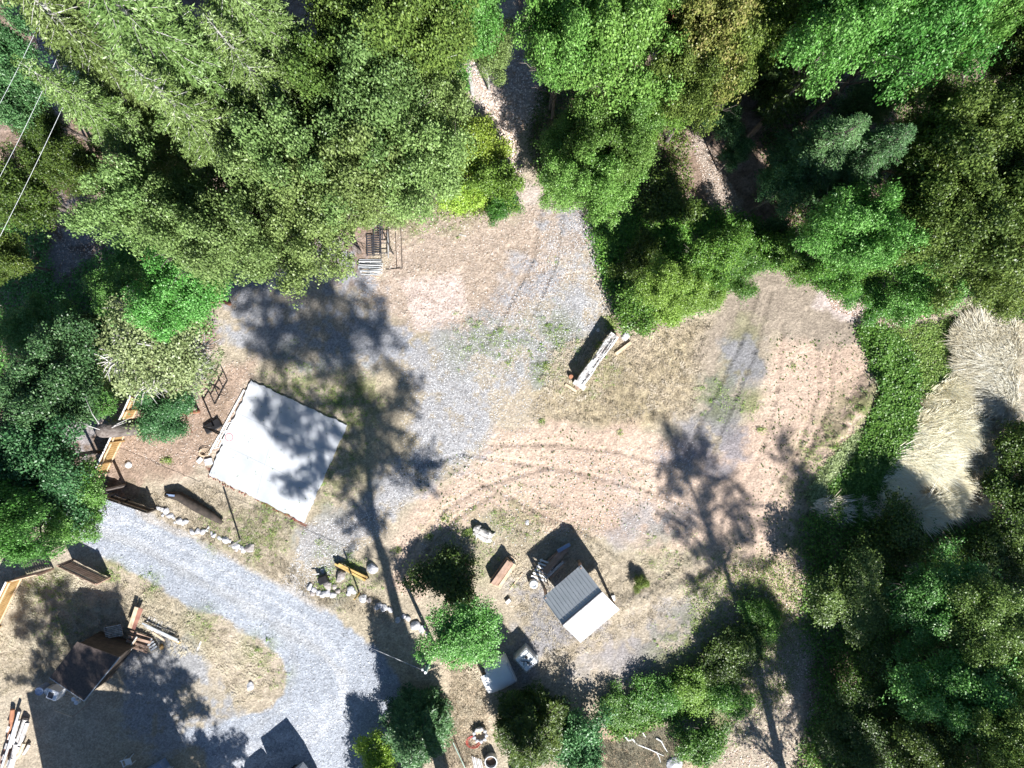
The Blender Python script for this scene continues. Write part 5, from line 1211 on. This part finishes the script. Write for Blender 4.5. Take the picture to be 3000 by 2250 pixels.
# ---- wire post, wires
def wire(label, pts, r, m, name='overhead_wire', sag=.3):
    mb = MB(); P = []
    for a, b in zip(pts[:-1], pts[1:]):
        for k in range(24): t = k/24; P.append(a.lerp(b, t)-Vector((0,0,sag*4*t*(1-t))))
    P.append(pts[-1]); mb.tube(P, r, 5, False)
    o = mb.build(name, m); centre_mesh(o, pts[0]); return tag(o, label, 'wire', None)
root = thing('wire_post', 'grey wooden post with insulators carrying the thin wire, beside the glossy madrone', 'post', Z(S(1271,1889)))
q = root.location; mb = MB(); mb.tube([q-Vector((0,0,.2)), q+Vector((0,0,4.75))], [.13,.10], 10); part('pole', root, mb, M['green'], smooth=True)
mb = MB(); mb.tube([q+Vector((0,0,4.7)), q+Vector((0,0,4.86))], [.10,.08], 10); mb.box(q+Vector((-.18,.1,4.6)), (.12,.12,.16)); part('insulator', root, mb, M['white'], smooth=False)
topp = q+Vector((-.1,.05,4.65))
wire('thin wire crossing above the driveway to the wire post', [S(-120,1400,5.2), S(170,1512,4.9), topp], .016, M['wire'], sag=.1)
wire('short thin wire from the post into the madrone', [q+Vector((0,0,4.7)), S(1310,1945,4.3), S(1400,1905,4.0)], .013, M['woodp'], sag=.05)
for i, (a, b, c_, lab) in enumerate([((170,-60),(110,90),(-60,410),'left of three overhead wires in the upper left corner'),((205,80),(150,205),(-40,590),'middle of three overhead wires in the upper left corner'),((270,120),(222,230),(-70,826),'right of three overhead wires in the upper left corner')]):
    wire(lab, [S(*a, 12.5), S(*c_, 12.0)], .010, M['galv'], sag=.2)
# ---- leaning posts, fallen pole, long dark form, beams
mb = MB(); a = S(703,1583); mb.bar(a-Vector((0,0,.2)), S(672,1600,3.0), .09, .09, (1,0,0)); one('leaning_post', mb, M['woodg'], 'slender grey post beside the round white stone above the driveway', 'post')
mb = MB(); a = S(1052,1738); mb.bar(a-Vector((0,0,.2)), S(1038,1756,2.4), .08, .08, (1,0,0)); one('leaning_post', mb, M['yel'], 'thin brown post right of the planted stone bed', 'post')
root = thing('dark_form', 'long dark log-shaped form with a bluish strip at its left end, above the stone row', 'log', Z(S(560,1480)))  # dark tapered form with a bluish bar at one end
mb = MB(); pp = [S(490,1447), S(530,1452), S(580,1482), S(625,1508), S(655,1530)]
for p in pp: p.z = .28
mb.tube(pp, [.16,.30,.32,.26,.12], 12); part('log', root, mb, M['dark_or_shaded_wood'], smooth=True)
mb = MB(); a = S(496,1447); b = S(522,1449); a.z = .42; b.z = .53; mb.bar(a, b, .12, .06); part('strip', root, mb, M['tarp'])
plank((985,1648),(1074,1696), .3, .12, .14, M['yel'], 'yellow_beam', 'yellow beam raised off the grass, lower of the pair', 'beam')
plank((996,1648),(1080,1688), .3, .12, .14, M['yel'], 'yellow_beam', 'yellow beam raised off the grass, upper of the pair', 'beam')
for k, (x, y) in enumerate([(993,1655),(1072,1690)]):
    mb = MB(); mb.box(S(x,y)+Vector((0,0,.14)), (.35,.3,.28), .5); one('beam_block', mb, M['dark_or_shaded_wood'], 'dark block under the %s end of the yellow beams' % ('upper left' if k == 0 else 'lower right'), 'block')
plank((918,1680),(938,1678), .25, .05, .05, M['whitep'], 'thin_stake', 'thin white stake beside the dark hollow of the planted bed', 'stake')
mb = MB(); c0 = S(950,1695); mb.box(c0+Vector((0,0,.22)), (.6,.5,.5), .4); one('hollow_block', mb, M['black'], 'black block filling the dark hollow of the planted stone bed', 'box', bevel=.05)  # black block fills what is a dark hollow in the bed
# ---- tank, tote
root = thing('canopy_shell', 'pale blue-white moulded shell with a notched end, in the tree shade', 'shell', Z(S(1458,1968)))
ax = Vector((.62,.28,0)).normalized(); sx = Vector((ax.y,-ax.x,0)); n = 14; mb = MB(); vs = []; cnt = 13; q = root.location
for i in range(n+1):
    t = i/n; xx = (t-.5)*1.9
    for k in range(cnt):
        a_ = math.pi*k/(cnt-1); wv = .98*(1-.08*(2*t-1)**2); yy = -math.cos(a_)*wv; z_ = .08+1.0*abs(math.sin(a_))**.55*(1-.10*(2*t-1)**4)
        vs.append(q+ax*xx+sx*yy+Vector((0,0,z_)))
fs = [(i*cnt+k, i*cnt+k+1, (i+1)*cnt+k+1, (i+1)*cnt+k) for i in range(n) for k in range(cnt-1) if not (i < 3 and k < 4)]
fs += [tuple(range(4, cnt))[::-1], tuple(n*cnt+k for k in range(cnt))]
mb.add(vs, fs); part('shell', root, mb, M['white'], smooth=True)
mb = MB(); mb.bar(q+ax*.92+sx*.6+Vector((0,0,1.02)), q+ax*.92-sx*.6+Vector((0,0,1.02)), .06, .05); part('edge_trim', root, mb, M['galv'])
root = thing('liquid_tote', 'caged white liquid tote with dark hoses on top, in the tree shade', 'tote', Z(S(1541,1918)), .75)
mb = MB(); mb.box((0,0,.62), (.96,1.06,.92)); mb.build('tank', M['white'], root, bevel=.08)
mb = MB(); mb.box((0,0,.07), (1.05,1.15,.14)); mb.build('pallet_base', M['galv'], root)
mb = MB()
for z in (.25,.5,.75,1.0): mb.tube([(-.52,-.57,z),(.52,-.57,z),(.52,.57,z),(-.52,.57,z),(-.52,-.57,z)], .014, 5)
for k in range(7):
    t = -.52+k*.173
    for y in (-.57,.57): mb.tube([(t,y,.14),(t,y,1.08)], .012, 5)
    for x in (-.52,.52): mb.tube([(x,t*1.09,.14),(x,t*1.09,1.08)], .012, 5)
mb.tube([(-.52,-.2,1.12),(.52,-.2,1.12)], .02, 5); mb.tube([(-.52,.25,1.12),(.52,.25,1.12)], .02, 5); mb.build('cage', M['galv'], root)
mb = MB(); mb.lathe((.15,.15,1.08), [(0,.05),(.09,.05),(.1,0)], 16); mb.build('lid', M['black'], root)
mb = MB(); mb.tube([(-.3,-.1,1.12),(-.1,.1,1.16),(.0,-.05,1.15),(-.05,-.3,1.14),(.1,-.4,1.12)], .025, 6); mb.tube([(-.25,.2,1.12),(0,.0,1.18),(.1,-.3,1.14)], .02, 6); mb.build('hose', M['black'], root)
# ---- garden strip at the bottom
def ring(x, y, r, h, lab, stones=True):
    root = thing('fire_pit' if stones else 'planter', lab, 'fire pit' if stones else 'planter', Z(S(x, y))); q = root.location
    mb = MB(); mb.lathe(q, [(r,0),(r,h),(r*.86,h),(r*.86,h*.4)], 24); part('wall', root, mb, M['rock'] if stones else M['galv'])
    mb = MB(); mb.lathe(q+Vector((0,0,h*.4)), [(0,0),(r*.86,0)], 24); part('soil', root, mb, M['woodp'] if stones else M['soil'])
    if stones:
        for k in range(9):
            a_ = 2*math.pi*k/9; bm = bmesh.new(); bmesh.ops.create_icosphere(bm, subdivisions=2, radius=r*.30); me = bpy.data.meshes.new('stone'); bm.to_mesh(me); bm.free(); me.materials.append(M['rock'])
            o = bpy.data.objects.new('stone', me); C.objects.link(o); o.parent = root; o.location = (math.cos(a_)*r*.95, math.sin(a_)*r*.95, h); o.scale = (1,.8,.55); o.rotation_euler = (0,0,a_)
    return root
ring(1407, 2146, .42, .42, 'small round stone fire pit left of the bushy dark conifer')
ring(1439, 2222, .40, .55, 'round metal planter at the bottom edge below the fire pit', False)
ring(1517, 2262, .40, .5, 'round dark planter cut by the bottom edge', False)
root = thing('hose_coil', 'coil of red hose on the dry ground below the fire pit', 'hose', Z(S(1387,2172)))
mb = MB()
for k in range(5):
    r_ = .30+.04*k; mb.tube([root.location+Vector((math.cos(t)*r_+.02*math.sin(k*3), math.sin(t)*r_*.85, .03+.02*k)) for t in [j*math.pi/10 for j in range(21)]], .014, 5, False)
part('hose', root, mb, M['red'])
mb = MB(); mb.tube([S(1331,2152)+Vector((0,0,1.1)), S(1372,2262)+Vector((0,0,.3))], .03, 6); one('green_pole', mb, M['green'], 'long pale green pole slanting to the bottom edge, left of the red hose', 'pole')
for i in range(5):
    plank((1384+i*6, 2212+i*2), (1394+i*6, 2262), .15+.03*(i % 2), .08, .04, M['galv'] if i % 2 else M['woodg'], 'grey_lath', 'grey lath in the bundle left of the metal planter, %s from the left' % ords[i], 'lath', 'laths left of the metal planter')
# fallen white branches lower middle
for lab, pts, r_ in [('forked white fallen branch on the dry slope, longest one', [(1828,2152),(1840,2166),(1852,2162),(1866,2178),(1900,2192),(1925,2204),(1944,2212)], .07), ('thin white spur forking from the longest fallen branch', [(1922,2200),(1930,2216),(1934,2230)], .04), ('short white fallen branch above the longest one', [(1870,2134),(1880,2140),(1890,2156)], .07), ('white fallen branch at the edge of the scrub, rightmost', [(1922,2160),(1936,2168),(1944,2184),(1954,2200)], .06)]:
    P = [S(*p)+Vector((0,0,.12+.05*math.sin(i))) for i, p in enumerate(pts)]; mb = MB(); mb.tube(P, [r_*(1-.7*i/(len(P)-1)) for i in range(len(P))], 7); one('fallen_branch', mb, M['whitep'], lab, 'branch')
mb = MB(); P = [S(1432,580)+Vector((0,0,.15)), S(1425,600)+Vector((0,0,.12))]; P = [S(1290,578)+Vector((0,0,.2)), S(1312,612)+Vector((0,0,.12))]; mb.tube(P, [.16,.12], 10); one('fallen_log', mb, M['woodg'], 'short grey log on the bank above the pink dirt', 'log')
plank((1346,688),(1366,692), .02, .07, .05, M['woodg'], 'grey_stick', 'grey stick on the pink dirt below the bank', 'stick')
